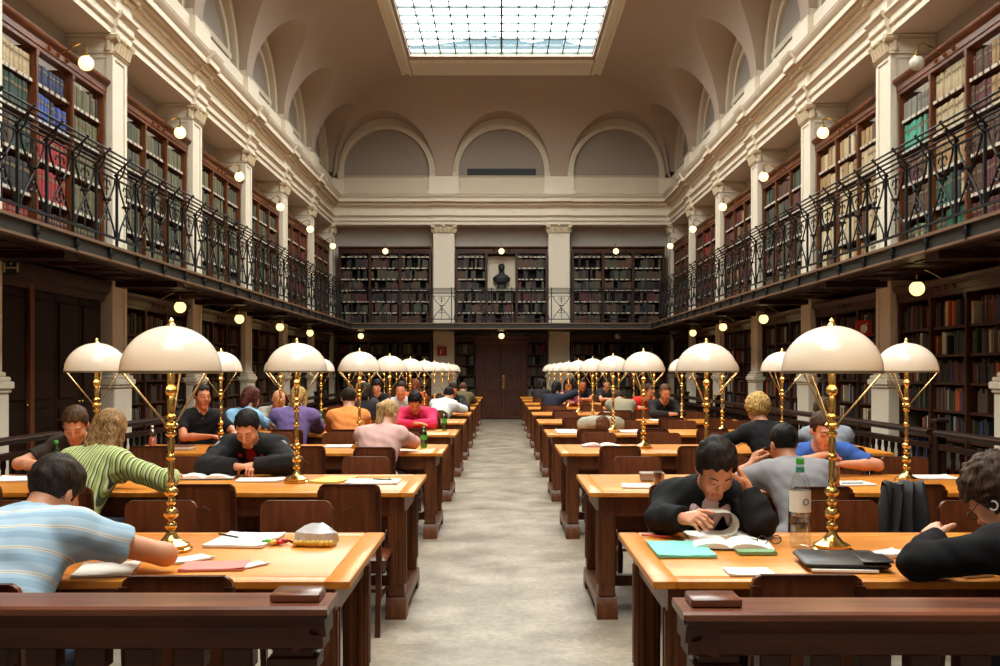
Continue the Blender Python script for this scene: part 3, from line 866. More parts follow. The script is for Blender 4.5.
# ------------------------------------------------------------------ desks
TZ = .76
ROWS = [3.43, 5.93, 8.78, 11.3, 13.95, 16.6, 19.2, 21.75, 24.35, 26.9]
TD, TX0, TX1 = 1.03, .52, 3.45
def desk():
    """local: x 0 (aisle end) .. L, y 0 (near) .. TD"""
    L = TX1-TX0
    t = thing('reading_desk', None, None)
    MB().bbox(.085, L-.085, .085, TD-.085, TZ-.03, TZ, .003).build('tabletop', M['tabletop'], t)
    b = MB()
    b.bbox(0, .085, 0, TD, TZ-.030, TZ+.0004, .004); b.bbox(L-.085, L, 0, TD, TZ-.030, TZ+.0004, .004)
    b.bbox(.085, L-.085, 0, .085, TZ-.030, TZ+.0004, .004); b.bbox(.085, L-.085, TD-.085, TD, TZ-.030, TZ+.0004, .004)
    b.build('border', M['tableedge'], t)
    MB().box(.07, L-.07, .06, .085, TZ-.15, TZ-.034).box(.07, L-.07, TD-.085, TD-.06, TZ-.15, TZ-.034).box(.07, .095, .085, TD-.085, TZ-.15, TZ-.034).box(L-.095, L-.07, .085, TD-.085, TZ-.15, TZ-.034).build('apron', M['tablewood'], t)
    for x in (.06, L-.16):
        for y in (.05, TD-.16):
            g = MB(); g.bbox(x, x+.10, y, y+.11, .13, TZ-.034, .006)
            for k in (.018, .062): g.bbox(x+k, x+k+.02, y-.008, y+.118, .2, TZ-.12, .004)
            for k in (.02, .07): g.bbox(x-.007, x+.107, y+k, y+k+.02, .2, TZ-.12, .004)
            g.build('leg', M['tablewood'], t)
        f = MB(); f.prism([(.02,0),(.16,0),(.17,.06),(TD-.17,.06),(TD-.16,0),(TD-.02,0),(TD-.02,.07),(TD-.06,.13),(.06,.13),(.02,.07)], x-.012, x+.112, lambda u, v, a: (a, u, v))
        f.build('foot', M['tablewood'], t)
    MB().bbox(.16, L-.16, TD/2-.03, TD/2+.03, .10, .17, .006).build('stretcher', M['tablewood'], t)
    MB().box(.16, L-.16, TD/2-.012, TD/2+.012, .46, TZ-.034).build('centre_board', M['tablewood'], t)
    return t
DK = desk(); first = True
for s, nm in SIDES:
    for r, y in enumerate(ROWS):
        loc = (s*TX0, y, 0) if s > 0 else (-TX0, y+TD, 0)
        c = DK if first else dup(DK, loc); first = False
        c.location = loc; c.rotation_euler.z = 0 if s > 0 else PI
        tag(c, 'long oak reading desk with two brass lamps, %s in the row %s of the aisle' % (ORD[r], nm), 'desk', 'reading desks')
# ------------------------------------------------------------------ desk lamps
def lamp():
    t = thing('desk_lamp', None, None)
    b = MB(); b.lathe([(.082,0),(.084,.010),(.072,.016),(.074,.026),(.058,.034),(.040,.044),(.026,.060),(.018,.075)], 8, ph=PI/8); b.build('base', M['brass'], t)
    st = []
    def bulge(z, r, h, r0=.011):
        st.extend([(r0, z-h),(r*.75, z-h*.72),(r, z-h*.25),(r, z+h*.25),(r*.75, z+h*.72),(r0, z+h)])
    st.append((.016,.072)); bulge(.100,.024,.018); bulge(.150,.030,.024); bulge(.196,.021,.016); bulge(.236,.029,.020); bulge(.275,.016,.012)
    st += [(.012,.30),(.014,.35)]; bulge(.375,.021,.014); st += [(.013,.40),(.015,.44)]; bulge(.468,.022,.014); bulge(.50,.029,.016); bulge(.535,.020,.012)
    st += [(.014,.56),(.018,.60)]; bulge(.640,.024,.022); st += [(.015,.67),(.015,.715)]
    MB().lathe(st, 14).build('stem', M['brass'], t)
    R, H = .196, .183
    outer = [(R*math.cos(a), .716+H*math.sin(a)) for a in [PI/2*k/14 for k in range(14)]]+[(.012,.716+H)]
    inner = [(r-.005*(r > .02), z-.004) for r, z in outer[::-1]]
    sh = MB().lathe(outer+inner+[outer[0]], 32, cap=False).build('shade', M['opal'], t, smooth=60)
    MB().lathe([(R-.004,.708),(R+.003,.709),(R+.003,.719),(R-.004,.719)], 32, cap=False).build('rim', M['brassdull'], sh)
    MB().lathe([(.022,.716+H-.004),(.016,.716+H+.006),(.007,.716+H+.014),(.011,.716+H+.022),(0,.716+H+.034)], 12).build('finial', M['brass'], t)
    for a in (100, 220, 335):
        a = math.radians(a); MB().tube([(.02*math.cos(a), .02*math.sin(a), .505), ((R-.006)*math.cos(a), (R-.006)*math.sin(a), .712)], .0045, 6).build('strut', M['brassdull'], t)
    MB().tube([(0,0,.71),(0,0,.716+H-.003)], .009, 8).lathe([(.03,0),(.03,.012)], 12, (0,0,.735)).build('socket', M['brass'], t)
    for sx in (-1, 1): MB().sphere((sx*.05,0,.765), .026, 10, 7, (1.3,1,1)).build('bulb', M['bulb'], t)
    return t
M['bulb'] = emit('warm bulb', (255,214,150), 22)
LP = lamp(); first = True; li = 0
for s, nm in SIDES:
    for r, y in enumerate(ROWS):
        for q, x in enumerate((1.32, 2.61)):
            if r == 0 and q == 1: continue
            c = LP if first else dup(LP, (0,0,0)); first = False
            c.location = (s*x, y+TD/2+(.05 if r == 0 else 0), TZ+.002); c.rotation_euler.z = RNG.uniform(-.15, .15)
            tag(c, 'brass desk lamp with white dome shade, %s desk %s of the aisle, %s end' % (ORD[r], nm, 'aisle' if q == 0 else 'wall'), 'lamp', 'desk lamps')
            pl = bpy.data.lights.get('desk_bulb') or bpy.data.lights.new('desk_bulb', 'POINT')
            pl.energy = BULB; pl.color = (1, .80, .56); pl.shadow_soft_size = .03
            po = bpy.data.objects.new('desk_bulb', pl); COL.objects.link(po); po.location = (s*x, y+TD/2-.05, TZ+.735)
# ------------------------------------------------------------------ chairs
def chair():
    """local: back plane at y=0, seat toward +y; centred on x"""
    t = thing('wooden_chair', None, None)
    w = .345; h = w/2
    MB().bbox(-.2, .2, .02, .42, .395, .42, .012).build('seat', M['chairback'], t)
    MB().box(-.175, .175, .38, .40, .335, .395).box(-.18, -.16, .03, .4, .335, .395).box(.16, .18, .03, .4, .335, .395).box(-.165, .165, .03, .05, .335, .395).build('seat_frame', M['chairwood'], t)
    b = MB(); n = 8                                        # curved solid back panel with rounded top corners
    top = [(-h,.50),(h,.50),(h,.815),(h-.006,.833),(h-.022,.845),(-h+.022,.845),(-h+.006,.833),(-h,.815)]
    b.prism(top, 0, .022, lambda u, v, a: (u, a-.018-.06*(v-.455)+.25*u*u-.006, v))
    bk = b.build('backrest', M['chairback'], t)
    d = MB(); f = lambda x, z: (x, -.030-.06*(z-.455)+.25*x*x, z)
    for x in (-.10, -.05, 0, .05, .10): d.sphere(f(x, .60), .005, 6, 4)
    for sx in (-1, 1): d.tube([f(0,.725), f(sx*.035,.70)], .003, 5)
    d.build('stud', M['tablewood'], bk)
    MB().prism([(-h+.024,.836),(h-.024,.836),(h-.028,.848),(-h+.028,.848)], -.001, .024, lambda u, v, a: (u, a-.018-.06*(v-.455)+.25*u*u-.008, v)).build('top_rail', M['chairwood'], t)
    for s in (-1, 1):
        MB().prism([(-.075,0),(-.035,0),(.035,.43),(.010,.5),(-.022,.815),(-.052,.815),(-.022,.5),(-.01,.43)], s*(h+.003), s*(h-.026), lambda u, v, a: (a, u, v)).build('leg', M['chairwood'], t)
        g = MB(); g.box(s*.175-.02, s*.175+.02, .37, .41, .33, .395)
        g.lathe([(.014,0),(.017,.05),(.012,.06),(.020,.09),(.023,.2),(.015,.27),(.022,.29),(.014,.31),(.019,.34)], 10, (s*.175,.39,0)); g.build('leg', M['chairwood'], t)
        MB().tube([(s*.165,-.02,.2),(s*.172,.39,.2)], .011, 6).build('stretcher', M['chairwood'], t)
    MB().tube([(-.168,.2,.2),(.168,.2,.2)], .011, 6).build('stretcher', M['chairwood'], t)
    return t
CH = chair(); CHU = [True]
SEATX = [1.0, 1.66, 2.31, 2.97]
CHAIRS = {}
def put_chair(s, r, q, near, dx=0, dy=0, rot=0):
    nm = 'left' if s < 0 else 'right'
    y = ROWS[r]-.31+dy if near else ROWS[r]+TD+.39-dy
    c = CH if CHU[0] else dup(CH, (0,0,0)); CHU[0] = False
    c.location = (s*SEATX[q]+dx, y, 0); c.rotation_euler = (0,0,(0 if near else PI)+rot)
    tag(c, 'panel-back chair, %s side of the %s %s desk, %s seat from the aisle' % ('near' if near else 'far', ORD[r], nm, ORD[q]), 'chair', 'reading room chairs')
    CHAIRS[(s, r, q, near)] = c
    return c
CADJ = {}     # filled by the people section: (s,r,q,near) -> (dx,dy,rot)
CSKIP = set()
# ------------------------------------------------------------------ foreground balustrade benches
def front_rail(sg):
    """barrier in front of the first desks; local x=0 is the aisle end, runs to +x (right) or -x (left)"""
    t = thing('balustrade', None, None); L = 3.2
    put = lambda u, v, a: (sg*a, u, v)
    MB().prism([(-.008,.826),(.166,.826),(.17,.834),(.17,.843),(.162,.85),(-.004,.85),(-.012,.843),(-.012,.834)], 0, L, put).build('top_board', M['benchwood'], t)
    m = MB(); m.prism([(.0,.826),(.15,.826),(.15,.757),(.035,.757),(.032,.765),(.028,.785),(.02,.79),(.012,.805),(.0,.815)], .012, L, put); m.build('moulded_rail', M['benchfront'], t)
    MB().prism([(.035,.757),(.14,.757),(.14,.722),(.045,.722),(.038,.727)], .02, L, put).build('frieze_rail', M['benchfront'], t)
    b = MB()                                                # scrolled end bracket
    b.box(sg*.05, sg*.16, .05, .135, 0, .757)
    for k, (dz, dd) in enumerate(((.757,.0),(.70,.008),(.12,.012))): b.bbox(sg*(.045-dd), sg*(.165+dd), .045-dd, .14+dd, dz-.04, dz, .004)
    b.prism([(.0,.826),(.01,.81),(.028,.79),(.055,.78),(.05,.768),(.03,.765),(.045,.75),(.06,.735),(.10,.72),(.10,.826)], .02, .145, lambda u, v, a: (sg*u, a, v))
    b.build('post', M['benchfront'], t)
    MB().bbox(sg*.03, sg*.165, .035, .14, .85, .875, .004).build('post_cap', M['benchwood'], t)
    me = MB().bbox(-.034, .034, .07, .12, .10, .723, .006).bbox(-.042, .042, .062, .128, .66, .72, .004).bbox(-.042, .042, .062, .128, .10, .16, .004).mesh('slat', M['benchfront'])
    for i in range(22):
        o = bpy.data.objects.new('baluster', me); COL.objects.link(o); o.parent = t; o.location = (sg*(.26+i*.135), 0, 0)
    MB().bbox(sg*.17, sg*L, .04, .16, 0, .10, .006).build('bottom_rail', M['darkwoodx'], t)
    return t
t = front_rail(-1); t.location = (-.465, 2.68, 0); tag(t, 'dark wooden barrier with polished top board before the first left desk', 'balustrade', 'front barriers')
t = front_rail(1); t.location = (.475, 2.62, 0); tag(t, 'dark wooden barrier with polished top board before the first right desk', 'balustrade', 'front barriers')
# ------------------------------------------------------------------ people: bodies grown from a distance field
def V(*a): return np.array(a, float)
def unit(a):
    return a/max(1e-9, np.linalg.norm(a))
class Field:
    def __init__(self, lo, hi, res):
        self.res = res; self.lo = np.array(lo, float)
        n = np.ceil((np.array(hi)-self.lo)/res).astype(int)+1
        self.n = n; self.D = np.full(n, .2, np.float32)
        self.ax = [(self.lo[i]+res*np.arange(n[i])).astype(np.float32) for i in range(3)]
    def block(self, lo, hi):
        a = np.maximum(0, np.floor((np.array(lo)-self.lo)/self.res).astype(int)); b = np.minimum(self.n, np.ceil((np.array(hi)-self.lo)/self.res).astype(int)+1)
        if (b <= a).any(): return None
        sl = tuple(slice(a[i], b[i]) for i in range(3))
        P = np.meshgrid(*[self.ax[i][sl[i]] for i in range(3)], indexing='ij', sparse=True)
        return sl, P
    def merge(self, sl, d, k, sub=False):
        D = self.D[sl]
        if sub:
            self.D[sl] = np.maximum(D, -d); return
        if k > 0:
            h = np.maximum(k-np.abs(D-d), 0)/k
            self.D[sl] = np.minimum(D, d)-h*h*k*.25
        else: self.D[sl] = np.minimum(D, d)
    def cap(self, a, b, r1, r2, k=.03, inf=0, flat=None, sub=False):
        a = np.array(a, float); b = np.array(b, float); r1 += inf; r2 += inf
        m = max(r1, r2)+k+3*self.res+.02
        q = self.block(np.minimum(a, b)-m, np.maximum(a, b)+m)
        if q is None: return
        sl, P = q
        ab = b-a; L2 = max(1e-12, float(ab@ab))
        v = [P[i]-a[i] for i in range(3)]
        t = np.clip((v[0]*ab[0]+v[1]*ab[1]+v[2]*ab[2])/L2, 0, 1)
        w = [v[i]-ab[i]*t for i in range(3)]
        if flat is not None:                   # (axis, factor): squash across axis
            ax, s = flat; dt = (w[0]*ax[0]+w[1]*ax[1]+w[2]*ax[2])*(1/s-1)
            w = [w[i]+ax[i]*dt for i in range(3)]
        d = np.sqrt(w[0]**2+w[1]**2+w[2]**2)-(r1+(r2-r1)*t)
        self.merge(sl, d.astype(np.float32), k, sub)
    def ell(self, c, F, r, k=.02, inf=0, sub=False):
        """ellipsoid, F = 3 axis vectors, r = radii"""
        c = np.array(c, float); r = np.array(r, float)+inf
        m = max(r)+k+3*self.res+.02
        q = self.block(c-m, c+m)
        if q is None: return
        sl, P = q
        v = [P[i]-c[i] for i in range(3)]
        l = [(v[0]*F[j][0]+v[1]*F[j][1]+v[2]*F[j][2]) for j in range(3)]
        k0 = np.sqrt(sum((l[j]/r[j])**2 for j in range(3))); k1 = np.sqrt(sum((l[j]/r[j]**2)**2 for j in range(3)))+1e-6
        self.merge(sl, (k0*(k0-1)/k1).astype(np.float32), k, sub)
    def pts(self): return np.meshgrid(*self.ax, indexing='ij', sparse=True)
    def surface(self):
        D = self.D; n = self.n
        ins = D < 0
        c = [ins[i:n[0]-1+i, j:n[1]-1+j, k:n[2]-1+k] for i in (0,1) for j in (0,1) for k in (0,1)]
        s = sum(x.astype(np.int8) for x in c)
        act = (s > 0) & (s < 8)
        idx = np.argwhere(act)
        if not len(idx): return np.zeros((0,3)), np.zeros((0,4), int)
        vid = np.full(act.shape, -1, np.int64); vid[act] = np.arange(len(idx))
        off = np.array([(i,j,k) for i in (0,1) for j in (0,1) for k in (0,1)])
        val = np.stack([D[idx[:,0]+o[0], idx[:,1]+o[1], idx[:,2]+o[2]] for o in off], 1)
        acc = np.zeros((len(idx), 3)); cnt = np.zeros(len(idx))
        for a in range(8):
            for b in range(a+1, 8):
                if abs(off[a]-off[b]).sum() != 1: continue
                va, vb = val[:,a], val[:,b]; m = (va < 0) != (vb < 0)
                t = np.where(m, va/np.where(m, va-vb, 1), 0)
                acc += np.where(m[:,None], off[a]+(off[b]-off[a])*t[:,None], 0); cnt += m
        vs = self.lo+(idx+acc/cnt[:,None])*self.res
        faces = []
        for ax in range(3):
            u, w = (ax+1) % 3, (ax+2) % 3
            sl0 = [slice(None)]*3; sl1 = [slice(None)]*3
            sl0[ax] = slice(0, n[ax]-1); sl1[ax] = slice(1, n[ax])
            A, B = ins[tuple(sl0)], ins[tuple(sl1)]
            e = np.argwhere(A != B)
            e = e[(e[:,u] > 0) & (e[:,w] > 0) & (e[:,u] < n[u]-1) & (e[:,w] < n[w]-1)]
            if not len(e): continue
            fl = A[e[:,0], e[:,1], e[:,2]]
            def g(du, dw):
                q = e.copy(); q[:,u] -= du; q[:,w] -= dw
                return vid[q[:,0], q[:,1], q[:,2]]
            qd = np.stack([g(1,1), g(0,1), g(0,0), g(1,0)], 1)
            qd[~fl] = qd[~fl][:, ::-1]
            faces.append(qd)
        f = np.concatenate(faces); f = f[(f >= 0).all(1)]
        return vs, f
def np_mesh(name, parts, mats, attr=None):
    """parts: list of (verts, quads, material index array)"""
    vs = np.concatenate([p[0] for p in parts]); o = 0; fs = []; mi = []
    for v, f, m in parts: fs.append(f+o); mi.append(np.broadcast_to(m, len(f))); o += len(v)
    fs = np.concatenate(fs); mi = np.concatenate(mi)
    me = bpy.data.meshes.new(name)
    me.vertices.add(len(vs)); me.vertices.foreach_set('co', vs.astype(np.float32).ravel())
    me.loops.add(len(fs)*4); me.loops.foreach_set('vertex_index', fs.astype(np.int32).ravel())
    me.polygons.add(len(fs)); me.polygons.foreach_set('loop_start', np.arange(0, len(fs)*4, 4, dtype=np.int32))
    me.polygons.foreach_set('material_index', mi.astype(np.int32))
    for m in mats: me.materials.append(m)
    me.update(calc_edges=True); me.validate(); me.shade_smooth()
    if attr is not None:
        a = me.attributes.new('pu', 'FLOAT', 'POINT'); a.data.foreach_set('value', attr(vs).astype(np.float32))
    return me
def rotv(v, ax, a):
    ax = unit(np.array(ax, float)); v = np.array(v, float)
    return v*math.cos(a)+np.cross(ax, v)*math.sin(a)+ax*(ax@v)*(1-math.cos(a))
def ik(S_, T, l1, l2, pole, edge=.3):
    d = T-S_; L = np.linalg.norm(d); L2 = min(L, (l1+l2)*.995); u = unit(d); T = S_+u*L2
    a = (l1*l1-l2*l2+L2*L2)/(2*L2); h = math.sqrt(max(0, l1*l1-a*a))
    p = np.array(pole, float); p = unit(p-u*(p@u))
    best = None
    for k in range(-36, 37):                  # keep elbows on or clear of the desk
        q = rotv(p, u, k*PI/36); e = S_+u*a+q*h
        ok = e[2] >= TZ+.068 or e[1] < edge-.06 or e[2] < .60
        if ok and (best is None or abs(k) < best[0]): best = (abs(k), e)
    return (best[1] if best else S_+u*a+p*h), T
SKIN = {}
def skin(c):
    if c not in SKIN:
        m = plain('skin %d %d %d' % c, c, .5, var=.06, scale=18); SKIN[c] = m
        b = m.node_tree.nodes['Principled BSDF']; b.inputs['Subsurface Weight'].default_value = .12; b.inputs['Subsurface Radius'].default_value = (.02,.008,.004)
    return SKIN[c]
CLOTH = {}
def cloth(c, rough=.85):
    if isinstance(c, str): return M[c]
    if c not in CLOTH: CLOTH[c] = plain('cloth %d %d %d' % c, c, rough, var=.10, scale=25, bump=.15, spec=.2)
    return CLOTH[c]
HAIRM = {}
def hairm(c):
    if c not in HAIRM:
        m, nt, b = _nodes('hair %d %d %d' % c); N = nt.nodes; L = nt.links
        b.inputs['Roughness'].default_value = .6; b.inputs['Specular IOR Level'].default_value = .16
        tc = N.new('ShaderNodeTexCoord'); mp = N.new('ShaderNodeMapping'); mp.inputs['Scale'].default_value = (110,110,18)
        nz = N.new('ShaderNodeTexNoise'); nz.inputs['Scale'].default_value = 1; nz.inputs['Detail'].default_value = 3; nz.inputs['Distortion'].default_value = .8
        L.new(tc.outputs['Object'], mp.inputs[0]); L.new(mp.outputs[0], nz.inputs['Vector'])
        cr = N.new('ShaderNodeValToRGB'); q = S(c); e = cr.color_ramp.elements
        e[0].position = .35; e[0].color = tuple(x*.3 for x in q[:3])+(1,); e[1].position = .7; e[1].color = tuple(min(1, x*1.5) for x in q[:3])+(1,)
        L.new(nz.outputs['Fac'], cr.inputs[0]); L.new(cr.outputs[0], b.inputs['Base Color'])
        bp = N.new('ShaderNodeBump'); bp.inputs['Strength'].default_value = .5; bp.inputs['Distance'].default_value = .006
        L.new(nz.outputs['Fac'], bp.inputs['Height']); L.new(bp.outputs[0], b.inputs['Normal'])
        HAIRM[c] = m
    return HAIRM[c]
M['eye'] = plain('eye', (40,30,26), .25); M['lip'] = None
LIPS = {}
def hand_prims(F, w, d, n, thumb, curl, spread=.12):
    """F field; w wrist, d finger direction, n palm normal (fingers curl toward n), thumb = unit vector of thumb side"""
    d = unit(d); n = unit(n-d*(n@d)); l = unit(thumb-d*(thumb@d)-n*(thumb@n))
    ks = []
    for i, (o, L, r) in enumerate(((.027,.070,.0088),(.009,.078,.0092),(-.009,.073,.0088),(-.026,.057,.0076))):
        kn = w+d*(.088-.006*abs(i-1))+l*o
        F.cap(w+d*.012+l*o*.55, kn, .017, .0115, k=.012)
        dd = unit(d+l*(o/.027)*spread); p = kn
        for s, (f, c) in enumerate(((.45, curl), (.32, curl*1.25), (.23, curl*.9))):
            dd = rotv(dd, np.cross(dd, n), c*(1+.06*i)); q = p+dd*L*f
            F.cap(p, q, r*(1-.08*s), r*(.92-.08*s), k=.003); p = q
    b = w+d*.026+l*.020
    t1 = unit(d*.55+l*.75+n*.25); p1 = b+t1*.042; F.cap(b, p1, .0145, .0115, k=.010)
    t2 = unit(t1*.75+d*.4+n*(.2+curl*.3)-l*.1); p2 = p1+t2*.032; F.cap(p1, p2, .0108, .0095, k=.004)
    t3 = unit(t2+d*.2+n*curl*.3); F.cap(p2, p2+t3*.025, .0095, .0078, k=.003)
def make_person(label, loc, yaw, top=(40,40,44), pants=(40,44,58), hair=(40,28,20), style='short', skin_c=(205,150,120), sleeve='short',
                lean=25, curve=15, twist=0, roll=0, hp=25, hy=0, hr=0, rh=(-.01,.53,.842), lh=(.02,.46,.842), rpole=(.7,-.5,-.5), lpole=(-.7,-.5,-.5), relb=None, lelb=None,
                rcurl=.2, lcurl=.2, rn=(0,0,-1), ln=(0,0,-1), res=.012, hands=True, scale=1.0, hipz=.562, shoulder=.166, collar=None, vneck=None, knee=.42, extras=None, pattern=None, flaps=True, group='readers seated at the desks', hemk=0, loose=.011, rdir=None, ldir=None):
    R_ = math.radians
    X, Y, Z = V(1,0,0), V(0,1,0), V(0,0,1)
    P = V(0,0,hipz)
    def sp(deg): return rotv(rotv(Z, X, -R_(deg)), Y, R_(roll))
    d1, d2, d3 = sp(lean*.75), sp(lean), sp(lean+curve)
    W = P+d1*.17; C = W+d2*.17; N = C+d3*.15
    lat = rotv(rotv(X, Z, R_(twist)), Y, R_(roll)); fw = unit(np.cross(d3, lat))*-1
    fw = unit(np.cross(lat, d3))*(-1) if np.cross(lat, d3)@Y < 0 else unit(np.cross(lat, d3))
    Ss = {1: N-d3*.045+lat*shoulder-fw*-.0, -1: N-d3*.045-lat*shoulder}
    # head frame
    hX = rotv(lat, Z, R_(hy)); hY = rotv(V(0,1,0), Z, R_(twist+hy)); hX = unit(np.cross(hY, Z))
    hZ = rotv(Z, hX, -R_(hp)); hY = rotv(hY, hX, -R_(hp)); hZ = rotv(hZ, hY, R_(hr)); hX = unit(np.cross(hY, hZ))
    nk = N+unit(d3+hZ)*.075
    H = nk+hZ*.105+hY*.012
    hl = lambda x, y, z: H+hX*x+hY*y+hZ*z
    HF = (hX, hY, hZ)
    hands_t = {}; el = {}
    for s, T, pole, fix in ((1, rh, rpole, relb), (-1, lh, lpole, lelb)):
        e, w = (V(*fix), V(*T)) if fix is not None else ik(Ss[s], V(*T), .28, .245, V(*pole))
        el[s] = e; hands_t[s] = w
    hips = {s: P+V(s*.09, .02, -.005) for s in (1,-1)}
    kn = {s: V(s*.13, 0.02+knee, .525) for s in (1,-1)}; an = {s: V(s*.13, knee-.02, .09) for s in (1,-1)}; toe = {s: V(s*.14, knee+.13, .035) for s in (1,-1)}
    allp = np.array([P, W, C, N, H, *Ss.values(), *el.values(), *hands_t.values(), *kn.values(), *toe.values()])
    lo, hi = allp.min(0)-.24, allp.max(0)+.24; lo[2] = -.03
    def torso(F, inf):
        F.cap(P-X*.085, P+X*.085, .108, .108, .05, inf, (fw, .95)); F.cap(P, W, .118, .112, .05, inf, (fw, .85))
        for s in (1,-1): F.cap(W+lat*s*.045, C+lat*s*.075+d3*.05, .098, .108, .05, inf, (fw, .86))
        F.cap(Ss[1], Ss[-1], .062, .062, .05, inf); F.cap(C, N, .10, .07, .05, inf, (fw, .8))
        for s in (1,-1): F.cap(N+d3*.03, Ss[s], .046, .06, .05, inf)
    def arm_up(F, s, inf): F.cap(Ss[s], el[s], .050, .040, .03, inf)
    def arm_lo(F, s, inf): F.cap(el[s], el[s]+(hands_t[s]-el[s])*.4, .039, .038, .02, inf); F.cap(el[s]+(hands_t[s]-el[s])*.4, hands_t[s], .038, .026, .02, inf)
    def legs(F, inf, shin=True):
        for s in (1,-1):
            F.cap(hips[s], kn[s], .086, .060, .04, inf)
            if shin: F.cap(kn[s], kn[s]+(an[s]-kn[s])*.4, .058, .056, .02, inf); F.cap(kn[s]+(an[s]-kn[s])*.4, an[s], .056, .036, .02, inf)
    # ---- body
    F = Field(lo, hi, res)
    torso(F, 0); legs(F, 0)
    for s in (1,-1):
        arm_up(F, s, 0); arm_lo(F, s, 0); F.cap(an[s], toe[s], .036, .028, .02)
    F.cap(N-d3*.03, nk+hZ*.05, .058, .052, .03)
    F.ell(hl(0,-.012,.03), HF, (.073,.093,.085), .02); F.ell(hl(0,.022,-.035), HF, (.056,.070,.080), .03); F.cap(hl(-.016,.068,-.098), hl(.016,.068,-.098), .022, .022, .025)
    for s in (1,-1): F.ell(hl(s*.037,.052,-.025), HF, (.030,.032,.034), .02)
    F.cap(hl(-.034,.078,.030), hl(.034,.078,.030), .014, .014, .015)
    for s in (1,-1): F.cap(hl(s*.031,.104,.012), hl(s*.033,.102,.012), .013, .013, sub=True)
    F.cap(hl(0,.090,.022), hl(0,.112,-.016), .008, .0125, .010); F.cap(hl(-.012,.098,-.022), hl(.012,.098,-.022), .0085, .0085, .008)
    F.cap(hl(-.019,.089,-.056), hl(.019,.089,-.056), .0075, .0075, .006); F.cap(hl(-.015,.088,-.067), hl(.015,.088,-.067), .008, .008, .006)
    for s in (1,-1):
        F.ell(hl(s*.031,.079,.010), HF, (.014,.0135,.012), .003)
        F.ell(hl(s*.077,-.006,.0), (unit(hX+hY*.3*s), unit(hY-hX*.3*s), hZ), (.010,.022,.032), .006)
    if not hands or res > .0095:
        for s in (1,-1):
            if res > .013: F.cap(hands_t[s], hands_t[s]+unit(hands_t[s]-el[s])*.10, .030, .022, .02)
    vs, fs = F.surface()
    cen = vs[fs].mean(1); q = (cen-H)@np.array(HF).T
    mi = np.zeros(len(fs), int); x, y, z = q[:,0], q[:,1], q[:,2]
    if style != 'behind':
        mi[(y > .075) & (np.abs(np.abs(x)-.031) < .0115) & (np.abs(z-.007) < .0036)] = 2
        mi[(y > .075) & (np.abs(x) < .023) & (z < -.048) & (z > -.075)] = 3
    parts = [(vs, fs, mi)]
    if hands and res <= .013:
        for s, nv, cu, dr in ((1, rn, rcurl, rdir), (-1, ln, lcurl, ldir)):
            w = hands_t[s]; d = unit(w-el[s]) if dr is None else unit(V(*dr)); nv = V(*nv)
            G = Field(w-.19, w+.19, max(.0042, res*.5))
            G.cap(w-unit(w-el[s])*.03, w+d*.02, .0265, .021, .01)
            tside = unit(np.cross(d, nv))*(1 if True else 1)
            # thumb points to the body's midline for a palm facing down
            if tside@V(-s,0,0) < 0: tside = -tside
            hand_prims(G, w, d, nv, tside, cu)
            a, b_ = G.surface(); parts.append((a, b_, 0))
    lipc = tuple(int(v*k) for v, k in zip(skin_c, (.94,.82,.82)))
    body = bpy.data.objects.new('person', np_mesh('person body', parts, [skin(skin_c), hairm(hair), M['eye'], cloth(lipc)]))
    COL.objects.link(body)
    body.location = (loc[0], loc[1], loc[2] if len(loc) > 2 else 0); body.rotation_euler = (0,0,yaw); body.scale = (scale,)*3
    tag(body, label, 'person', group)
    def child(name, F, mat, attr=None):
        v, f = F.surface()
        if not len(f): return
        o = bpy.data.objects.new(name, np_mesh(name, [(v, f, 0)], [mat], attr)); COL.objects.link(o); o.parent = body; return o
    def halfcut(F, p, n):
        """keep the side where (x-p).n < 0"""
        G = F.pts(); d = (G[0]-p[0])*n[0]+(G[1]-p[1])*n[1]+(G[2]-p[2])*n[2]
        F.D = np.maximum(F.D, d.astype(np.float32))
    def wrinkle(F, amp):
        G = F.pts()
        w = np.sin(G[0]*38+G[2]*31+3*np.sin(G[1]*17))*np.sin(G[1]*29-G[2]*41+2*np.sin(G[0]*23))+.6*np.sin(G[2]*67+G[0]*25)*np.sin(G[1]*37)
        F.D = (F.D+(amp*w)).astype(np.float32)
    # ---- upper garment
    def garment(inf, sl, vcut=None, amp=.0032, low=-.06):
        F = Field(lo, hi, res); torso(F, inf)
        for s in (1,-1):
            A = Field(lo, hi, res); A.cap(Ss[s]-(el[s]-Ss[s])*.1, el[s], .051, .042, 0, inf+.006)
            if sl == 'long': arm_lo(A, s, inf+.006); e, n = hands_t[s]-unit(hands_t[s]-el[s])*.012, unit(hands_t[s]-el[s])
            else: n = unit(el[s]-Ss[s]); e = Ss[s]+n*(.175 if sl == 'short' else .05)
            halfcut(A, e, n)
            k = .03; h = np.maximum(k-np.abs(F.D-A.D), 0)/k; F.D = np.minimum(F.D, A.D)-h*h*k*.25
        if amp and res < .014: wrinkle(F, amp)
        halfcut(F, P+d1*low, -d1)
        rn_ = .055 if collar else .066
        F.cap(N-d3*.01+fw*.012, nk+d3*.12, rn_, rn_+.008, sub=True)
        if vcut: F.cap(N+d3*.02+fw*.05, N-d3*vcut+fw*.17, .05, .006, sub=True)
        return F
    at = None
    if pattern == 'spine': at = lambda v: (v-P)@d2
    if pattern == 'lat': at = lambda v: (v-P)@lat
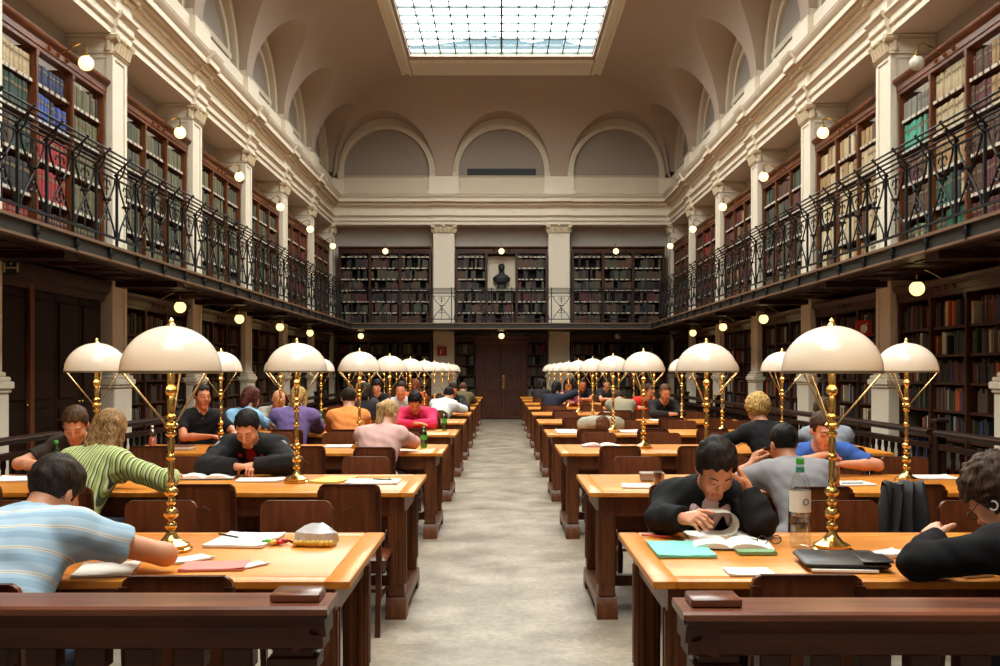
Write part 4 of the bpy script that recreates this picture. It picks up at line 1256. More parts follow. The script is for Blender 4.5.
    if collar:
        child('shirt', garment(loose-.004, 'none' if vneck else sleeve, None, .001), cloth(collar))
        G = Field(lo, hi, min(res, .008))
        for s in (1,-1):
            G.cap(N+d3*.055-fw*.06+lat*s*.02, N+d3*.045+lat*s*.070, .018, .018, .01); G.cap(N+d3*.045+lat*s*.070, N+d3*.005+fw*.085+lat*s*.072, .018, .018, .01)
            if vneck and flaps: G.cap(N+d3*.005+fw*.085+lat*s*.072, N-d3*.045+fw*.135+lat*s*.085, .019, .012, .01); G.cap(N+d3*.0+fw*.09+lat*s*.055, N-d3*.10+fw*.142+lat*s*.004, .016, .012, .01)
        G.cap(N-d3*.03, nk+d3*.1, .05, .055, sub=True)
        child('collar', G, cloth(collar))
    g = child('sweater' if vneck else 'top', garment(loose+(.006 if collar else 0), sleeve, vneck), cloth(top), at)
    # ---- trousers, shoes
    F = Field(lo, hi, max(res, .012)); F.cap(P-X*.085, P+X*.085, .108, .108, .05, .006, (fw, .95)); F.cap(P, W, .118, .112, .05, .004, (fw, .85)); legs(F, .012)
    halfcut(F, P+Z*.09, Z)
    halfcut(F, V(0,0,.085), V(0,0,-1))
    child('trousers', F, cloth(pants))
    for s in (1,-1):
        F = Field(np.minimum(an[s], toe[s])-.09, np.maximum(an[s], toe[s])+.09, .012); F.cap(an[s]-V(0,.02,.03), toe[s], .045, .036, .02); F.cap(an[s], an[s]+V(0,0,.03), .045, .045, .02); halfcut(F, V(0,0,.004), V(0,0,-1))
        child('shoe', F, cloth((36,32,30)))
    # ---- hair
    if style != 'bald':
        hr_ = min(res, .009) if res < .014 else .011
        F = Field(H-.36 if style in ('long','pony') else H-.2, H+.22, hr_)
        th = {'short': .010, 'long': .014, 'pony': .012, 'curly': .030, 'thick': .013, 'bob': .016, 'bun': .012}[style]
        F.ell(hl(0,-.019,.040), HF, (.0755,.094,.086), 0, th)
        if style in ('thick', 'curly', 'bob'): F.ell(hl(0,-.022,.052), HF, (.072,.088,.080), .02, th)
        G = F.pts(); v = [G[i]-H[i] for i in range(3)]
        lx, ly, lz = [v[0]*a[0]+v[1]*a[1]+v[2]*a[2] for a in HF]
        A = .070+.55*(ly-.055)*(ly > .055)+.008*np.sin(lx*130+1)-.9*np.maximum(np.abs(lx)-.045, 0)-lz     # above the hair line
        A = np.maximum(A, ly-.10)
        B = np.maximum(ly+.012+.25*(lz < 0)*0, -.085-lz)
        Sd = np.maximum(np.maximum(ly-.030, .0-lz), 0*lx-1)
        allow = np.minimum(np.minimum(A, B), Sd)
        if style in ('long','bob','curly'): allow = np.minimum(allow, np.maximum(ly-.02, -.13-lz))
        F.D = np.maximum(F.D, allow.astype(np.float32))
        if style in ('long',):
            back = -hY*.075
            for s in (-.05, -.02, .02, .05): F.cap(hl(s,-.07,.02), hl(s*1.35,-.085,-.10)-Z*.05, .042, .034, .02)
            for s in (1,-1): F.cap(hl(s*.072,-.01,.02), hl(s*.082,.0,-.10)-Z*.03, .026, .018, .02)
        if style == 'bob':
            for s in (1,-1): F.cap(hl(s*.075,-.01,.03), hl(s*.083,-.005,-.08), .03, .022, .02)
            F.cap(hl(0,-.08,.0), hl(0,-.085,-.09), .06, .05, .03)
        if style == 'pony':
            q0 = hl(0,-.105,.05); q1 = q0-hY*.075-Z*.05; q2 = q1-Z*.14-hY*.015
            F.cap(q0, q1, .026, .034, .01); F.cap(q1, q2, .034, .030, .01); F.cap(q2, q2-Z*.09+hY*.01, .030, .010, .01)
        if style == 'bun': F.ell(hl(0,-.12,.06), HF, (.045,.04,.045), .01)
        fr = {'curly': 95, 'short': 120, 'thick': 85}.get(style, 70); am = {'curly': .011, 'thick': .007}.get(style, .0045)
        n_ = np.sin(lx*fr+2*np.sin(lz*45))*np.sin(ly*fr*.9+1.7*np.sin(lx*60))*np.sin(lz*fr*(1 if style == 'curly' else .35)+1.3)
        F.D = (F.D+am*n_).astype(np.float32)
        child('hair', F, hairm(hair))
    if res < .013:
        mb = MB()
        for s_ in (1,-1): mb.tube([hl(s_*.014,.0925,.034), hl(s_*.026,.0915,.040), hl(s_*.038,.086,.040), hl(s_*.048,.076,.034)], [.0022,.0032,.003,.0015], 6)
        mb.build('eyebrows', hairm(hair), body)
    # ---- loops, glasses ...
    if extras:
        for nm, fn, mat in extras:
            mb = MB(); fn(mb, hl, HF, dict(N=N, Ss=Ss, el=el, w=hands_t, lat=lat, fw=fw, d3=d3, C=C)); mb.build(nm, mat, body)
    return body
M['polo'] = striped('light blue polo stripes', [(0,(172,196,214)),(.30,(150,178,200)),(.60,(172,196,214)),(.80,(226,220,208)),(.84,(180,176,172)),(.88,(226,220,208)),(.93,(172,196,214))], .085)
M['greenstripe'] = striped('green striped shirt', [(0,(150,164,84)),(.18,(200,206,146)),(.34,(70,78,50)),(.46,(150,164,84)),(.62,(214,214,168)),(.76,(56,60,44)),(.88,(166,180,100))], .048)
PPL = [0]
def seat(s, r, q, near, dx=0, hip=.12, cdx=0, cdy=-.12, rot=0):
    """hip position for a seat; registers the chair shift"""
    CADJ[(s, r, q, near)] = (cdx, cdy, rot)
    y = ROWS[r]-.31+cdy+hip if near else ROWS[r]+TD+.39-cdy-hip
    return (s*SEATX[q]+dx, y)
def P(*a, **k): PPL[0] += 1; return make_person(*a, **k)
NR, FA = 0, PI
# ---- left, first desks
x, y = seat(-1, 0, 1, True, .03, .17, cdx=.06)
P('person in light blue striped polo shirt hunched over the first left desk, back turned', (x, y), NR, top='polo', pants=(96,118,150), hair=(46,34,26), style='thick', skin_c=(204,140,104),
  lean=35, curve=24, roll=-4, hp=50, hy=-18, rh=(.20,.53,.842), lh=(-.20,.60,.842), relb=(.43,.40,.825), lpole=(-1,.2,-.3), res=.0085, pattern='spine', shoulder=.195, loose=.018)
x, y = seat(-1, 1, 2, True, -.15, .16, cdx=-.1)
P('person with long brown-blond hair in green striped shirt at the second left desk, back turned', (x, y), -.35, top='greenstripe', pants=(44,48,60), hair=(150,112,70), style='long', skin_c=(214,160,126),
  lean=30, curve=16, hp=30, hy=10, rh=(.30,.54,.842), lh=(.0,.50,.842), rpole=(1,-.2,-.3), res=.0095, pattern='lat', sleeve='long', loose=.016)
x, y = seat(-1, 1, 3, False, 0, .17)
P('person in dark brown T-shirt reading downwards at the wall end of second left desk', (x, y), FA, top=(54,44,36), hair=(74,52,34), style='short', skin_c=(212,150,118),
  lean=30, curve=14, hp=38, hy=12, rh=(.16,.50,.842), lh=(-.02,.54,.842), rpole=(1,.2,-.3), res=.009)
x, y = seat(-1, 1, 1, False, -.12, .17)
P('person in black hooded jacket with red neckline writing at the second left desk', (x, y), FA+.1, top=(30,29,31), hair=(28,22,20), style='short', skin_c=(216,150,116), sleeve='long', collar=(176,40,36),
  lean=28, curve=26, hp=40, hy=-8, rh=(.06,.55,.835), lh=(-.03,.50,.835), rcurl=.8, lcurl=.8, rpole=(1,.1,-.4), lpole=(-1,.2,-.4), res=.009, vneck=.10, flaps=False, loose=.017,
  extras=[('sleeve_patch', lambda mb, hl, HF, d: [mb.tube([d['Ss'][s]+d['d3']*.085+d['lat']*s*-.02, d['Ss'][s]+d['d3']*.07+d['lat']*s*.05, d['Ss'][s]+(d['el'][s]-d['Ss'][s])*.5+d['lat']*s*.075+d['d3']*.02], [.012,.022,.014], 8) for s in (1,-1)], cloth((140,140,140)))])
# ---- right, first desks
x, y = seat(1, 0, 0, False, -.07, .17, cdy=-.06)
P('person in black sweater with pink shirt collar reading at the first right desk', (x, y), FA, top=(24,23,25), hair=(34,24,18), style='thick', skin_c=(210,142,108), sleeve='long', collar=(232,196,196), vneck=.15,
  lean=21, curve=25, hp=44, hy=5, hipz=.50, rh=(.155,.50,.855), lh=(-.145,.37,.965), relb=(.23,.33,.828), lelb=(-.185,.44,.828), shoulder=.155, rcurl=.7, lcurl=.5, ln=(.8,-.2,.2), ldir=(.35,-.1,.9), rn=(-.6,.0,-.6), res=.008, loose=.012)
x, y = seat(1, 1, 1, True, .09, .17, cdx=.09)
P('person in grey shirt with raised hand seen from behind at the second right desk', (x, y), .1, top=(142,138,140), hair=(24,19,17), style='short', skin_c=(190,124,90), sleeve='short',
  lean=28, curve=34, hp=26, hy=8, hipz=.54, scale=.97, lh=(-.20,.42,.94), rh=(.05,.52,.842), lcurl=.7, lpole=(-1,.2,-.8), ln=(.9,.2,0), ldir=(.4,.2,.8), res=.0095, loose=.018)
x, y = seat(1, 1, 2, False, -.06, .17)
P('person in blue T-shirt laughing behind the second right desk', (x, y), FA, top=(58,92,164), hair=(70,46,30), style='short', skin_c=(218,152,120),
  hipz=.52, lean=34, curve=14, roll=3, hp=24, hy=6, hr=4, rh=(.05,.44,.90), lh=(-.10,.46,.842), lelb=(-.36,.36,.825), rcurl=1.0, lcurl=.6, rpole=(1,0,-.5), lpole=(-1,.2,-.2), res=.0085, shoulder=.19)
P('person with dark curly hair in black at the right edge bent over papers', (1.94, 3.16), .25, top=(20,19,21), hair=(66,48,36), style='curly', skin_c=(216,160,132), sleeve='long',
  lean=33, curve=28, roll=-4, hp=46, hy=18, hipz=.548, lh=(-.235,.55,.865), rh=(-.10,.57,.83), lelb=(-.45,.36,.828), ldir=(.35,.75,.35), ln=(.6,.1,-.6), lcurl=.6, rcurl=.6, lpole=(-1,-.1,-.4), rpole=(.8,0,-.6), res=.008, loose=.016,
  extras=[('earring', lambda mb, hl, HF, d: mb.tube([hl(-.088,-.012,-.035)+HF[1]*.016*math.cos(a)+HF[2]*.016*math.sin(a) for a in [k*PI/6 for k in range(13)]], .003, 6), M['white']),
          ('spectacles', lambda mb, hl, HF, d: [mb.tube([hl(s*.034+.022*math.cos(a), .104, .008+.018*math.sin(a)) for a in [k*PI/6 for k in range(13)]], .002, 5) for s in (1,-1)]+[mb.tube([hl(s*.056,.102,.012), hl(s*.084,.0,.012)], .002, 5) for s in (1,-1)], M['iron'])])
CSKIP.add((1,0,1,True)); CADJ[(1,0,0,True)] = (-.05, .02, 0)
CADJ[(1,0,2,True)] = (-.35, -.15, .2)
# ---- middle distance
MIDP = [
 # s, r, q, near, dx, yaw, label, kw
 (-1,2,3,False,-.12,.75,'person in black T-shirt looking sideways behind the third left desk', dict(top=(22,21,23), hair=(36,24,18), skin_c=(196,122,88), lean=6, curve=8, hp=8, hy=0, shoulder=.2, rh=(.12,.46,.842), lh=(-.16,.46,.842))),
 (-1,3,3,True,.0,-.5,'person with dark red hair in light blue shirt at the fourth left desk', dict(top=(140,184,214), hair=(88,40,30), style='bob', lean=22, hp=24)),
 (-1,3,3,False,.05,.5,'bald person in grey shirt looking down at the fourth left desk', dict(top=(150,148,138), style='bald', hair=(120,90,70), skin_c=(218,158,124), lean=28, hp=30, sleeve='long')),
 (-1,3,2,True,-.02,-.1,'person with blond hair in purple sweater at the fourth left desk, back turned', dict(top=(112,92,140), hair=(190,150,88), style='bob', sleeve='long', lean=22, hp=25, shoulder=.19, loose=.022)),
 (-1,3,1,True,-.04,.1,'person in orange shirt seen from behind at the fourth left desk', dict(top=(232,140,72), hair=(42,30,22), style='short', sleeve='long', lean=22, hp=25)),
 (-1,2,0,True,-.07,-.1,'person with blond ponytail in pale pink top at the third left desk', dict(top=(208,164,156), hair=(196,158,104), style='pony', skin_c=(220,166,136), sleeve='long', lean=28, curve=22, hp=30, hy=-22, hipz=.54, loose=.014, shoulder=.16)),
 (-1,3,0,False,-.06,0,'person in magenta sweater with black hair reading at the fourth left desk', dict(top=(206,50,92), hair=(20,17,18), style='thick', skin_c=(206,140,104), sleeve='long', lean=30, hp=44, rpole=(1,.0,-.3), lpole=(-1,.0,-.3), shoulder=.19)),
 (-1,4,1,False,.14,0,'person in pale shirt facing the camera at the fifth left desk', dict(top=(196,204,214), hair=(46,32,24), skin_c=(206,138,106), lean=14, hp=14)),
 (-1,4,1,True,-.2,.2,'dark haired person in black top seen from behind at the fifth left desk', dict(top=(34,30,32), hair=(40,28,22), style='bob', lean=18)),
 (-1,4,2,False,.2,0,'blond person in dark top facing the camera at the fifth left desk', dict(top=(60,54,56), hair=(196,156,96), style='long', lean=14, hp=18)),
 (-1,5,0,True,-.08,-.5,'person in white shirt bent over the sixth left desk', dict(top=(226,224,222), hair=(26,21,20), style='short', sleeve='long', lean=36, hp=34, loose=.02)),
 (-1,5,2,False,.1,0,'dark haired person in black behind the sixth left desk', dict(top=(26,24,27), hair=(30,22,18), style='thick', lean=12)),
 (-1,5,0,False,.08,.2,'person in dark jacket with orange scarf behind the sixth left desk', dict(top=(34,30,32), hair=(40,30,26), style='short', skin_c=(206,124,80), collar=(214,96,44), sleeve='long', lean=24, hp=28)),
 (-1,6,1,True,.0,0,'person with orange top seen from behind at the seventh left desk', dict(top=(206,92,44), hair=(120,60,34), style='bob', lean=14)),
 (-1,7,0,True,.12,-.1,'person in olive jacket bent over the eighth left desk', dict(top=(96,84,58), hair=(92,66,46), style='short', sleeve='long', lean=34, hp=34, loose=.024)),
 (1,2,3,True,-.15,0,'brown haired person in grey shirt behind the laughing reader at the third right desk', dict(top=(150,152,160), hair=(78,54,36), style='thick', lean=20, curve=18, hp=12, scale=.95)),
 (1,2,2,True,.04,.25,'person with curly blond hair in black at the third right desk', dict(top=(28,26,28), hair=(206,164,96), style='curly', sleeve='long', lean=26, curve=22, hp=22, lh=(-.26,.52,.842))),
 (1,4,2,False,.12,.1,'person in dark top facing the camera at the fifth right desk', dict(top=(34,30,30), hair=(96,66,42), skin_c=(198,124,84), sleeve='long', lean=24, hp=22)),
 (1,5,2,False,.12,.5,'person with red sleeves behind the sixth right desk', dict(top=(196,40,36), hair=(70,46,34), sleeve='long', lean=30, hp=26, rh=(.3,.48,.84))),
 (1,3,0,False,.22,.0,'person in pale grey shirt with head laid down on the fourth right desk', dict(top=(158,152,136), hair=(104,66,42), style='thick', sleeve='long', lean=48, curve=40, hp=88, loose=.024, shoulder=.19)),
 (1,5,1,True,.35,.1,'person in khaki jacket hunched at the sixth right desk', dict(top=(150,138,114), hair=(70,50,36), sleeve='long', lean=34, curve=26, hp=54, loose=.024)),
 (1,6,0,True,-.1,-.5,'person in dark jacket leaning head on hand at the seventh right desk', dict(top=(38,40,52), hair=(34,26,24), style='bob', sleeve='long', lean=26, hp=26, rh=(.16,.3,1.05))),
 (1,6,0,False,.36,0,'person with maroon top and white cuffs facing the camera at the seventh right desk', dict(top=(120,44,70), hair=(34,24,22), style='bob', collar=(220,214,206), sleeve='long', lean=14)),
 (1,7,1,False,.2,0,'dark haired person in black behind the eighth right desk', dict(top=(26,24,26), hair=(34,26,22), style='short', lean=12, skin_c=(196,124,90))),
 (1,7,2,False,.1,0,'person in dark grey facing the camera behind the eighth right desk', dict(top=(48,46,48), hair=(48,36,28), style='short', lean=12)),
 (1,8,0,True,-.1,-.3,'person in dark top bent over the ninth right desk', dict(top=(40,36,40), hair=(36,28,24), style='bob', lean=28)),
]
for s, r, q, near, dx, yw, lb, kw in MIDP:
    x, y = seat(s, r, q, near, dx, .17, cdx=dx*.8, rot=yw*.6 if abs(yw) > .4 else 0)
    k = dict(res=.011 if r <= 3 else .0165); k.update(kw)
    P(lb, (x, y), (NR if near else FA)+yw, **k)
CADJ[(-1,1,0,True)] = (.15, .0, 0)
# ---- all the chairs
for s in (-1, 1):
    for r in range(len(ROWS)):
        for q in range(4):
            for n in (True, False):
                if (s, r, q, n) in CSKIP: continue
                put_chair(s, r, q, n, *CADJ.get((s, r, q, n), (0, 0, 0)))
# ------------------------------------------------------------------ things on the desks
def prop(mb, name, mat, label, cat, loc, rz=0, group=None, smooth=40):
    o = mb.build(name, mat, None, smooth); o.location = loc; o.rotation_euler = (0,0,rz); return tag(o, label, cat, group)
DT = TZ+.0035
def sheet(label, x, y, w, d, rz=0, mat='white', th=.004, name='paper_sheet', cat='paper', group='papers on the desks', z=0):
    b = MB(); n = 6; c = random.Random(int(abs(x)*1000+y*77))
    up = [[(-w/2+w*i/n, -d/2+d*j/n, th+c.uniform(0,.0025)+(.006*c.random() if i in (0,n) and j in (0,n) else 0)) for i in range(n+1)] for j in range(n+1)]
    b.grid(up); b.box(-w/2, w/2, -d/2, d/2, 0, th-.0002)
    return prop(b, name, M[mat] if isinstance(mat, str) else mat, label, cat, (x, y, DT+z), rz, group)
M['pinkfolder'] = plain('pink folder', (222,128,118), .7, var=.05); M['mint'] = plain('mint folder', (118,212,184), .6, var=.04)
M['greenbook'] = plain('green book cover', (120,158,112), .7); M['yellow'] = plain('yellow folder', (232,206,104), .7); M['pagepink'] = plain('pinkish page', (226,188,184), .8, var=.1)
M['pinkliq'] = plain('pink liquid', (206,112,100), .3); M['juice'] = plain('orange juice', (196,96,30), .25); M['capgreen'] = plain('green cap', (64,170,70), .4); M['teal_cap'] = plain('teal cap', (40,150,140), .4)
M['bluemark'] = plain('blue print', (90,120,170), .6); M['greybox'] = plain('grey box', (150,136,124), .7); M['greycoat'] = plain('dark grey coat', (44,42,44), .8, var=.4, scale=14, bump=.5)
M['silver'] = plain('crumpled silver plastic', (196,196,198), .3, .2, var=.2, scale=40); M['orange'] = plain('orange cloth', (216,106,60), .8)
def open_book(label, x, y, w, d, rz, m1='white', m2='white', cover='black'):
    t = thing('open_book', label, 'book', (x, y, DT), rz, 'open books on the desks')
    MB().box(-w/2-.004, w/2+.004, -d/2-.004, d/2+.004, 0, .004).build('cover', M[cover], t)
    for s, m in ((-1, m1), (1, m2)):
        b = MB(); n = 8; pr = [(s*w/2*i/n, .005+.022*math.sin(min(1, i/n*1.15)*PI)**.6*(1-.45*i/n)+.003) for i in range(n+1)]
        b.grid([[(u, v, z) for u, z in pr] for v in (-d/2, d/2)]); b.grid([[(u, v, z) for u, z in pr] for v in (-d/2, d/2) if v < 0]+[[(u, -d/2, .004) for u, z in pr]])
        b.grid([[(u, d/2, z) for u, z in pr], [(u, d/2, .004) for u, z in pr]]); b.box(s*w/2-.001, s*w/2+.001, -d/2, d/2, .004, pr[-1][1])
        b.build('pages', M[m], t)
    return t
def bottle(label, x, y, h, r, kind, group='bottles on the desks'):
    t = thing('drink_bottle', label, 'bottle', (x, y, DT), RNG.uniform(0, 6), group)
    g = {'green': 'greenglass', 'clear': 'clear', 'juice': 'clear', 'pink': 'clear'}[kind]
    prof = [(r*.75,0),(r*.95,.006),(r,.015),(r,h*.16),(r*.94,h*.18),(r,h*.2),(r,h*.34),(r*.93,h*.36),(r,h*.38),(r,h*.64),(r*.92,h*.72),(r*.55,h*.82),(r*.36,h*.88),(r*.33,h*.94)]
    MB().lathe(prof, 20).build('bottle_body', M[g], t)
    c = MB().lathe([(r*.38,h*.93),(r*.38,h*.985),(r*.33,h)], 14)
    c.build('cap', M[{'green': 'capgreen', 'clear': 'capgreen', 'juice': 'capgreen', 'pink': 'white'}[kind]], t)
    if kind == 'clear':
        l = MB(); l.lathe([(r+.001,h*.40),(r+.001,h*.64)], 20, cap=False); l.build('label', M['white'], t)
        k = MB(); k.lathe([(.010,-.001),(.014,-.001),(.014,.001),(.010,.001),(.010,-.001)], 12, cap=False)
        for i, (a, b_, z) in enumerate(k.v): k.v[i] = (a, -r-.002-z, h*.52+b_)
        k.build('label_mark', M['bluemark'], l and t.children[-1]); t.rotation_euler.z = .25
        MB().lathe([(r*.40,h*.84),(r*.40,h*.90)], 14).build('neck_ring', M['teal_cap'], t)
    if kind == 'green': MB().lathe([(r+.0008,h*.4),(r+.0008,h*.6)], 20, cap=False).build('label', M['capgreen'], t)
    if kind in ('juice', 'pink'): MB().lathe([(r*.7,.008),(r*.92,.014),(r*.9,h*.6 if kind == 'juice' else h*.45)], 16).build('drink', M['juice' if kind == 'juice' else 'pinkliq'], t)
    return t
def pen(label, x, y, rz, c, z=0):
    b = MB(); b.tube([(-.07,0,.005),(.055,0,.005),(.068,0,.005),(.073,0,.005)], [.0042,.0042,.003,.0008], 8)
    return prop(b, 'pen', plain('pen %s' % label[:9], c, .35), label, 'pen', (x, y, DT+z), rz, 'pens on the desks')
# first left desk
sheet('white note pad beside the first left lamp base', -1.08, 4.22, .25, .33, -.08, th=.008, name='note_pad')
pen('dark pen lying on the white note pad', -1.16, 4.25, -.7, (50,48,52), z=.012)
sheet('narrow white leaflet between the first left lamp and the pink folder', -1.19, 3.80, .10, .17, -.75)
sheet('salmon pink folder on the first left desk', -1.05, 3.66, .23, .16, .10, 'pinkfolder', .006, 'folder', 'folder')
sheet('white page sticking out of the pink folder corner', -.93, 3.67, .06, .15, -.65, z=.0)
sheet('white papers under the arm of the striped polo shirt reader', -1.42, 3.60, .20, .24, .2, th=.006)
for i, (dx, dy, c, nm) in enumerate(((-.035,0,(70,160,50),'green'),(-.012,.02,(120,60,40),'brown'),(.012,-.012,(206,40,40),'red'),(.03,.012,(150,34,34),'dark red'),(-.008,-.02,(222,190,80),'yellow'),(.085,-.03,(36,28,26),'black'))):
    b = MB(); b.sphere((0,0,.011), .013, 10, 7, (1.3,1,.85)); b.prism([(.012,0),(.026,.009),(.026,-.009)], .006, .016, lambda u, v, a: (u, v, a)); b.prism([(-.012,0),(-.026,-.009),(-.026,.009)], .006, .016, lambda u, v, a: (u, v, a))
    prop(b, 'wrapped_sweet', plain('wrapper '+nm, c, .3), '%s wrapped sweet on the first left desk' % nm, 'sweet', (-.93+dx, 4.14+dy, DT), i*1.1, 'wrapped sweets')
t = thing('plastic_bag', 'crumpled clear and silver plastic bag of snacks near the aisle on first left desk', 'bag', (-.765, 4.13, DT), -.1)
b = MB(); n = 10; r_ = random.Random(5)
ring = lambda z, w, d, j: [((w*math.cos(2*PI*k/n)*abs(math.cos(2*PI*k/n))**-.3 if abs(math.cos(2*PI*k/n)) > .05 else 0)+r_.uniform(-j, j), d*math.sin(2*PI*k/n)+r_.uniform(-j, j), z+r_.uniform(-j, j)*.6) for k in range(n)]
rows = [ring(.0,.085,.05,0), ring(.02,.09,.055,.006), ring(.05,.085,.045,.008), ring(.075,.06,.03,.009), ring(.088,.025,.012,.006)]
for q in rows: q.append(q[0])
b.grid(rows); b.build('wrapper', M['silver'], t, 20)
b = MB()
for k in range(9): b.sphere((-.07+.018*k, -.055+.004*(k % 3), .014), .013, 8, 6)
b.build('snack', plain('yellow snack', (206,170,70), .5), t)
# first right desk
sheet('mint green folder at the aisle corner of the first right desk', .715, 4.0, .225, .33, .0, 'mint', .008, 'folder', 'folder')
open_book('open white notebook in front of the black sweater reader', .93, 4.10, .34, .20, -.12)
t = thing('open_book', 'book with a curled raised page under the black sweater reader', 'book', (.93, 4.335, DT), 0, 'open books on the desks')
b = MB(); b.box(-.13, .13, -.07, .08, 0, .012); b.build('pages', M['white'], t)
b = MB(); pr = [(.06-.09*math.sin(a)*.6+.02*(1-math.cos(a)), .014+.055*(1-math.cos(a))) for a in [k*PI/12 for k in range(13)]]
pr = [(.03+.055*math.sin(a), .014+.05*(1-math.cos(a))) for a in [k*PI/10 for k in range(11)]]+[(-.02,.112),(-.06,.105)]
b.grid([[(u, v, z) for u, z in pr] for v in (-.07, .06)]); b.grid([[(u-.002, v, z-.0015) for u, z in pr] for v in (-.07, .06)]); pg = b.build('raised_page', M['white'], t)
sheet('thin pale green booklet beside the open notebook', 1.0, 3.93, .15, .07, .02, 'greenbook', .010, 'booklet', 'book')
pen('red pen above the mint folder', .67, 4.31, -.5, (190,50,40))
t = thing('eyeglasses', 'dark eyeglasses lying near the water bottle', 'glasses', (1.10, 4.11, DT), .3)
b = MB()
for s in (-1, 1):
    b.tube([(s*.032+.024*math.cos(a), -.0, .022+.018*math.sin(a)) for a in [k*PI/7 for k in range(15)]], .0022, 6)
b.tube([(-.01,0,.026),(.01,0,.026)], .002, 6); b.build('frame', M['black'], t)
for s in (-1, 1): MB().tube([(s*.056,0,.026),(s*.055,.08,.02),(s*.05,.12,.006)], .002, 6).build('temple', M['black'], t)
bottle('large clear water bottle with white label and green cap by the first right lamp', 1.215, 4.07, .362, .042, 'clear')
t = thing('document_case', 'black zip document case in front of the first right lamp', 'case', (1.25, 3.69, DT), -.10)
MB().bbox(-.15, .15, -.13, .13, .010, .036, .010).build('body', plain('black case', (38,37,41), .45), t); MB().box(-.13, .10, -.145, .11, .002, .010).build('papers', M['white'], t)
MB().bbox(.05, .158, -.135, .02, .034, .043, .006).build('flap', plain('black flap', (30,29,32), .4), t)
pen('pale pencil by the black document case', 1.43, 3.74, -.8, (214,180,130))
sheet('white sheet at the near edge of the first right desk', .88, 3.555, .16, .13, .0)
sheet('white booklet under the arm of the curly haired reader', 1.64, 3.55, .12, .16, .3, th=.012, name='booklet', cat='book')
pen('yellow highlighter on the white booklet', 1.62, 3.55, .9, (212,220,60), z=.018)
sheet('crumpled white paper between the hands of the curly haired reader', 1.50, 3.88, .15, .09, .5, th=.014)
# second right desk
b = MB(); b.lathe([(.024,0),(.026,.003),(.03,.11),(.028,.11),(.025,.006)], 18); o = prop(b, 'drinking_glass', M['clear'], 'glass of dark red drink on the second right desk', 'glass', (.955, 6.10, DT)); MB().lathe([(.022,.006),(.0265,.095)], 16).build('drink', M['cola'], o)
b = MB(); b.bbox(-.075, .075, -.05, .05, 0, .05, .005); o = prop(b, 'small_box', M['greybox'], 'small grey box behind the glass of dark red drink', 'box', (.985, 6.55, DT)); MB().bbox(-.078, .078, -.053, .053, .038, .054, .004).build('lid', M['greybox'], o)
sheet('white sheets at the aisle end of the second right desk', .84, 6.22, .18, .22, -.1, th=.005)
bottle('juice bottle with green cap on the second right desk', 2.02, 6.08, .235, .038, 'juice')
sheet('white papers under the arm of the laughing reader', 2.22, 6.35, .24, .22, .1, th=.006)
pen('thick black marker on the papers of the laughing reader', 2.2, 6.26, .1, (24,24,26), z=.01)
sheet('wide white papers at the wall end of the second right desk', 2.88, 6.72, .32, .24, 0, th=.006)
t = thing('orange_pouch', 'orange pouch by the wall end papers on the second right desk', 'pouch', (3.18, 6.62, DT), .2); MB().bbox(-.07, .07, -.04, .04, 0, .045, .018).build('pouch_body', M['orange'], t); MB().tube([(-.06,-.041,.03),(.06,-.041,.03)], .003, 6).build('zip', M['black'], t)
# coat hung over an empty chair at the second right desk
cx, cy = SEATX[2], ROWS[1]-.31
t = thing('coat', 'dark grey coat hanging over the empty chair back at the second right desk', 'coat', (cx-.02, cy, 0))
b = MB(); rows = []; n = 14
for j, (yy, zz, ww) in enumerate(((.03,.60,.14),(.015,.72,.165),(.0,.82,.178),(-.025,.868,.18),(-.062,.86,.18),(-.078,.80,.185),(-.078,.70,.19),(-.07,.58,.20),(-.066,.46,.18))):
    rows.append([(-.05-.66*ww+1.32*ww*k/n+.012*math.sin(j*1.3+k*.4), yy-(.010+.004*j)*(1+math.sin(k*1.55+j*.3))*(j > 2), zz-.03*math.sin(k*1.3)*(j == 8)+.006*math.sin(k*1.1)*(j in (3,4))) for k in range(n+1)])
b.grid(rows); b.grid([[(p[0]*.98, p[1]+(.006 if i > 3 else -.006), p[2]-.007) for p in r] for i, r in enumerate(rows)], flip=True)
b.build('cloth', M['greycoat'], t, 60)
MB().tube([(-.15,-.085,.84),(-.185,-.10,.68),(-.17,-.095,.52),(-.165,-.09,.45)], [.03,.038,.032,.02], 10).build('sleeve', M['greycoat'], t)
# farther right desks
open_book('open book with pink pages on the third right desk', .95, 9.55, .36, .24, 0, 'pagepink', 'white')
sheet('large white sheets at the aisle end of the fourth right desk', .77, 11.85, .24, .7, 0, th=.005)
sheet('white papers by the lamp of the fourth right desk', 1.52, 11.85, .26, .5, .05, th=.005)
t = thing('mug', 'white mug with blue round mark on the fourth right desk', 'mug', (1.28, 12.15, DT), -PI/2)
MB().lathe([(.034,0),(.04,.004),(.043,.095),(.039,.095),(.036,.008)], 20).build('mug_body', M['white'], t); MB().tube([(0,.04,.08),(0,.07,.07),(0,.07,.035),(0,.04,.02)], .006, 8).build('handle', M['white'], t)
b = MB(); b.lathe([(0,0),(.022,.001),(.022,.002),(0,.003)], 14)
for i, (p, q, z) in enumerate(b.v): b.v[i] = (.0418+z, p, .05+q)
b.build('mark', M['bluemark'], t)
sheet('lilac white papers before the dark top reader on the fifth right desk', 2.35, 14.5, .36, .4, 0, th=.006)
sheet('white papers on the sixth right desk', 2.0, 17.2, .4, .5, .1, th=.006)
sheet('white papers on the fifth right desk', 1.2, 14.4, .3, .4, .1, th=.006)
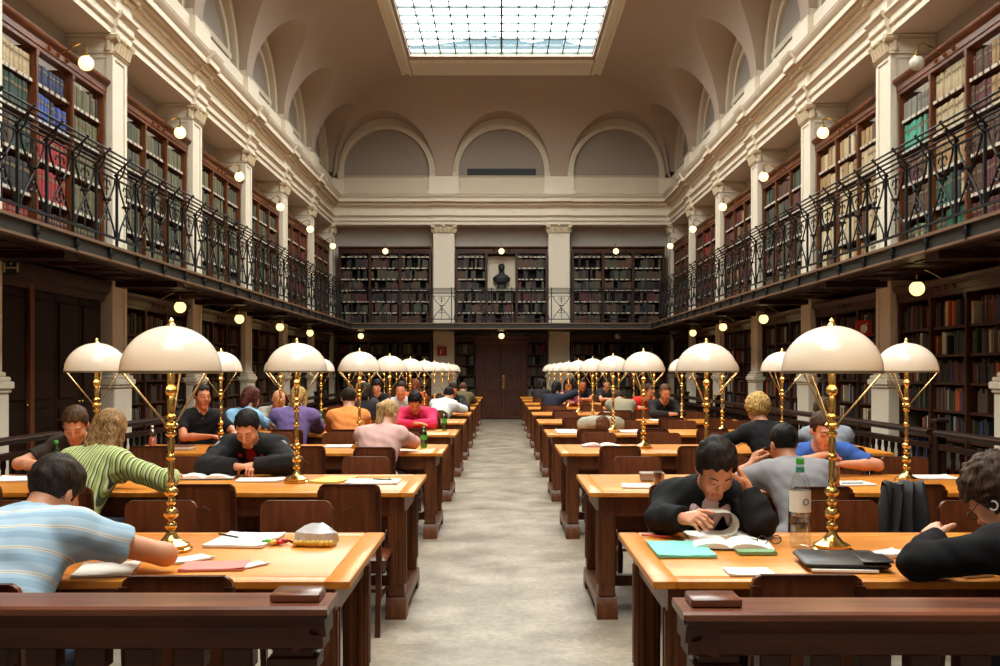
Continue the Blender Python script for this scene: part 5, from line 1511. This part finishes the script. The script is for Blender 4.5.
# second left desk
open_book('open book between the green striped shirt and the black jacket reader', -1.98, 6.72, .38, .25, .1)
sheet('white papers in front of the black jacket reader', -1.58, 6.55, .30, .21, .1, th=.006)
sheet('pale yellow folder on the second left desk', -1.10, 6.55, .20, .34, -.25, 'yellow', .010, 'folder', 'folder')
sheet('white papers at the aisle end of the second left desk', -.83, 6.45, .34, .26, .0, th=.006)
pen('dark pen on the aisle end papers of the second left desk', -.77, 6.47, -.4, (60,60,64), z=.01)
b = MB(); b.bbox(-.016, .016, -.008, .008, 0, .012, .003); o = prop(b, 'eraser', M['capgreen'], 'small green eraser on the aisle end papers of the second left desk', 'eraser', (-.72, 6.5, DT+.009)); MB().box(.0, .0165, -.0085, .0085, .001, .0125).build('sleeve', M['white'], o)
bottle('green bottle before the dark brown T-shirt reader', -2.86, 6.42, .27, .036, 'green')
sheet('white papers at the wall end of the second left desk', -3.2, 6.62, .30, .30, .1, th=.006)
# third and farther left desks
bottle('green bottle at the aisle end of the third left desk', -.725, 9.32, .20, .032, 'green')
bottle('green bottle at the aisle end of the fourth left desk', -.69, 12.05, .24, .033, 'green')
bottle('green bottle by the purple sweater reader at the fourth left desk', -2.12, 11.75, .26, .033, 'green')
bottle('green bottle at the aisle end of the sixth left desk', -.70, 17.1, .24, .033, 'green')
bottle('clear bottle with pink drink on the third left desk', -3.30, 9.45, .20, .034, 'pink')
sheet('white papers between the lamps on the third left desk', -1.50, 9.5, .34, .3, .1, th=.006)
b = MB(); b.box(-.12, .12, -.085, .085, .004, .03); o = prop(b, 'closed_book', M['white'], 'closed dark red book before the black T-shirt reader', 'book', (-2.95, 9.15, DT)); MB().box(-.124, .124, -.09, .09, 0, .004).box(-.124, .124, -.09, .09, .03, .034).box(-.128, -.12, -.09, .09, 0, .034).build('cover', M['bk_maroon'], o)
SKY = 15.0; EXPO = 0.0; SKYC = (1,.955,.885,1)
# ------------------------------------------------------------------ camera, sky, exposure
cd = bpy.data.cameras.new('camera'); cam = bpy.data.objects.new('camera', cd); COL.objects.link(cam)
cam.location = (0, 0, EYE); cam.rotation_euler = (PI/2, 0, 0)
cd.sensor_width = 36; cd.lens = 36.0; cd.shift_x = -.0015; cd.shift_y = .038; cd.clip_start = .05; cd.clip_end = 200
SC.camera = cam
w = bpy.data.worlds.new('sky'); SC.world = w; w.use_nodes = True
bg = w.node_tree.nodes['Background']; bg.inputs[0].default_value = SKYC; bg.inputs[1].default_value = SKY
pl = bpy.data.lights.new('skylight_portal', 'AREA'); pl.shape = 'RECTANGLE'; pl.size = 2*XI; pl.size_y = YI1-YI0; pl.cycles.is_portal = True
po = bpy.data.objects.new('skylight_portal', pl); COL.objects.link(po); po.location = (0, (YI0+YI1)/2, ZGL+.1)
vs = SC.view_settings; vs.view_transform = 'Standard'; vs.look = 'None'; vs.gamma = 1; vs.exposure = EXPO; vs.use_curve_mapping = False
SC.cycles.use_denoising = True
SC.cycles.max_bounces = 8; SC.cycles.diffuse_bounces = 4; SC.cycles.glossy_bounces = 3; SC.cycles.transparent_max_bounces = 12
SC.cycles.sample_clamp_indirect = 6; SC.cycles.caustics_reflective = False; SC.cycles.caustics_refractive = False
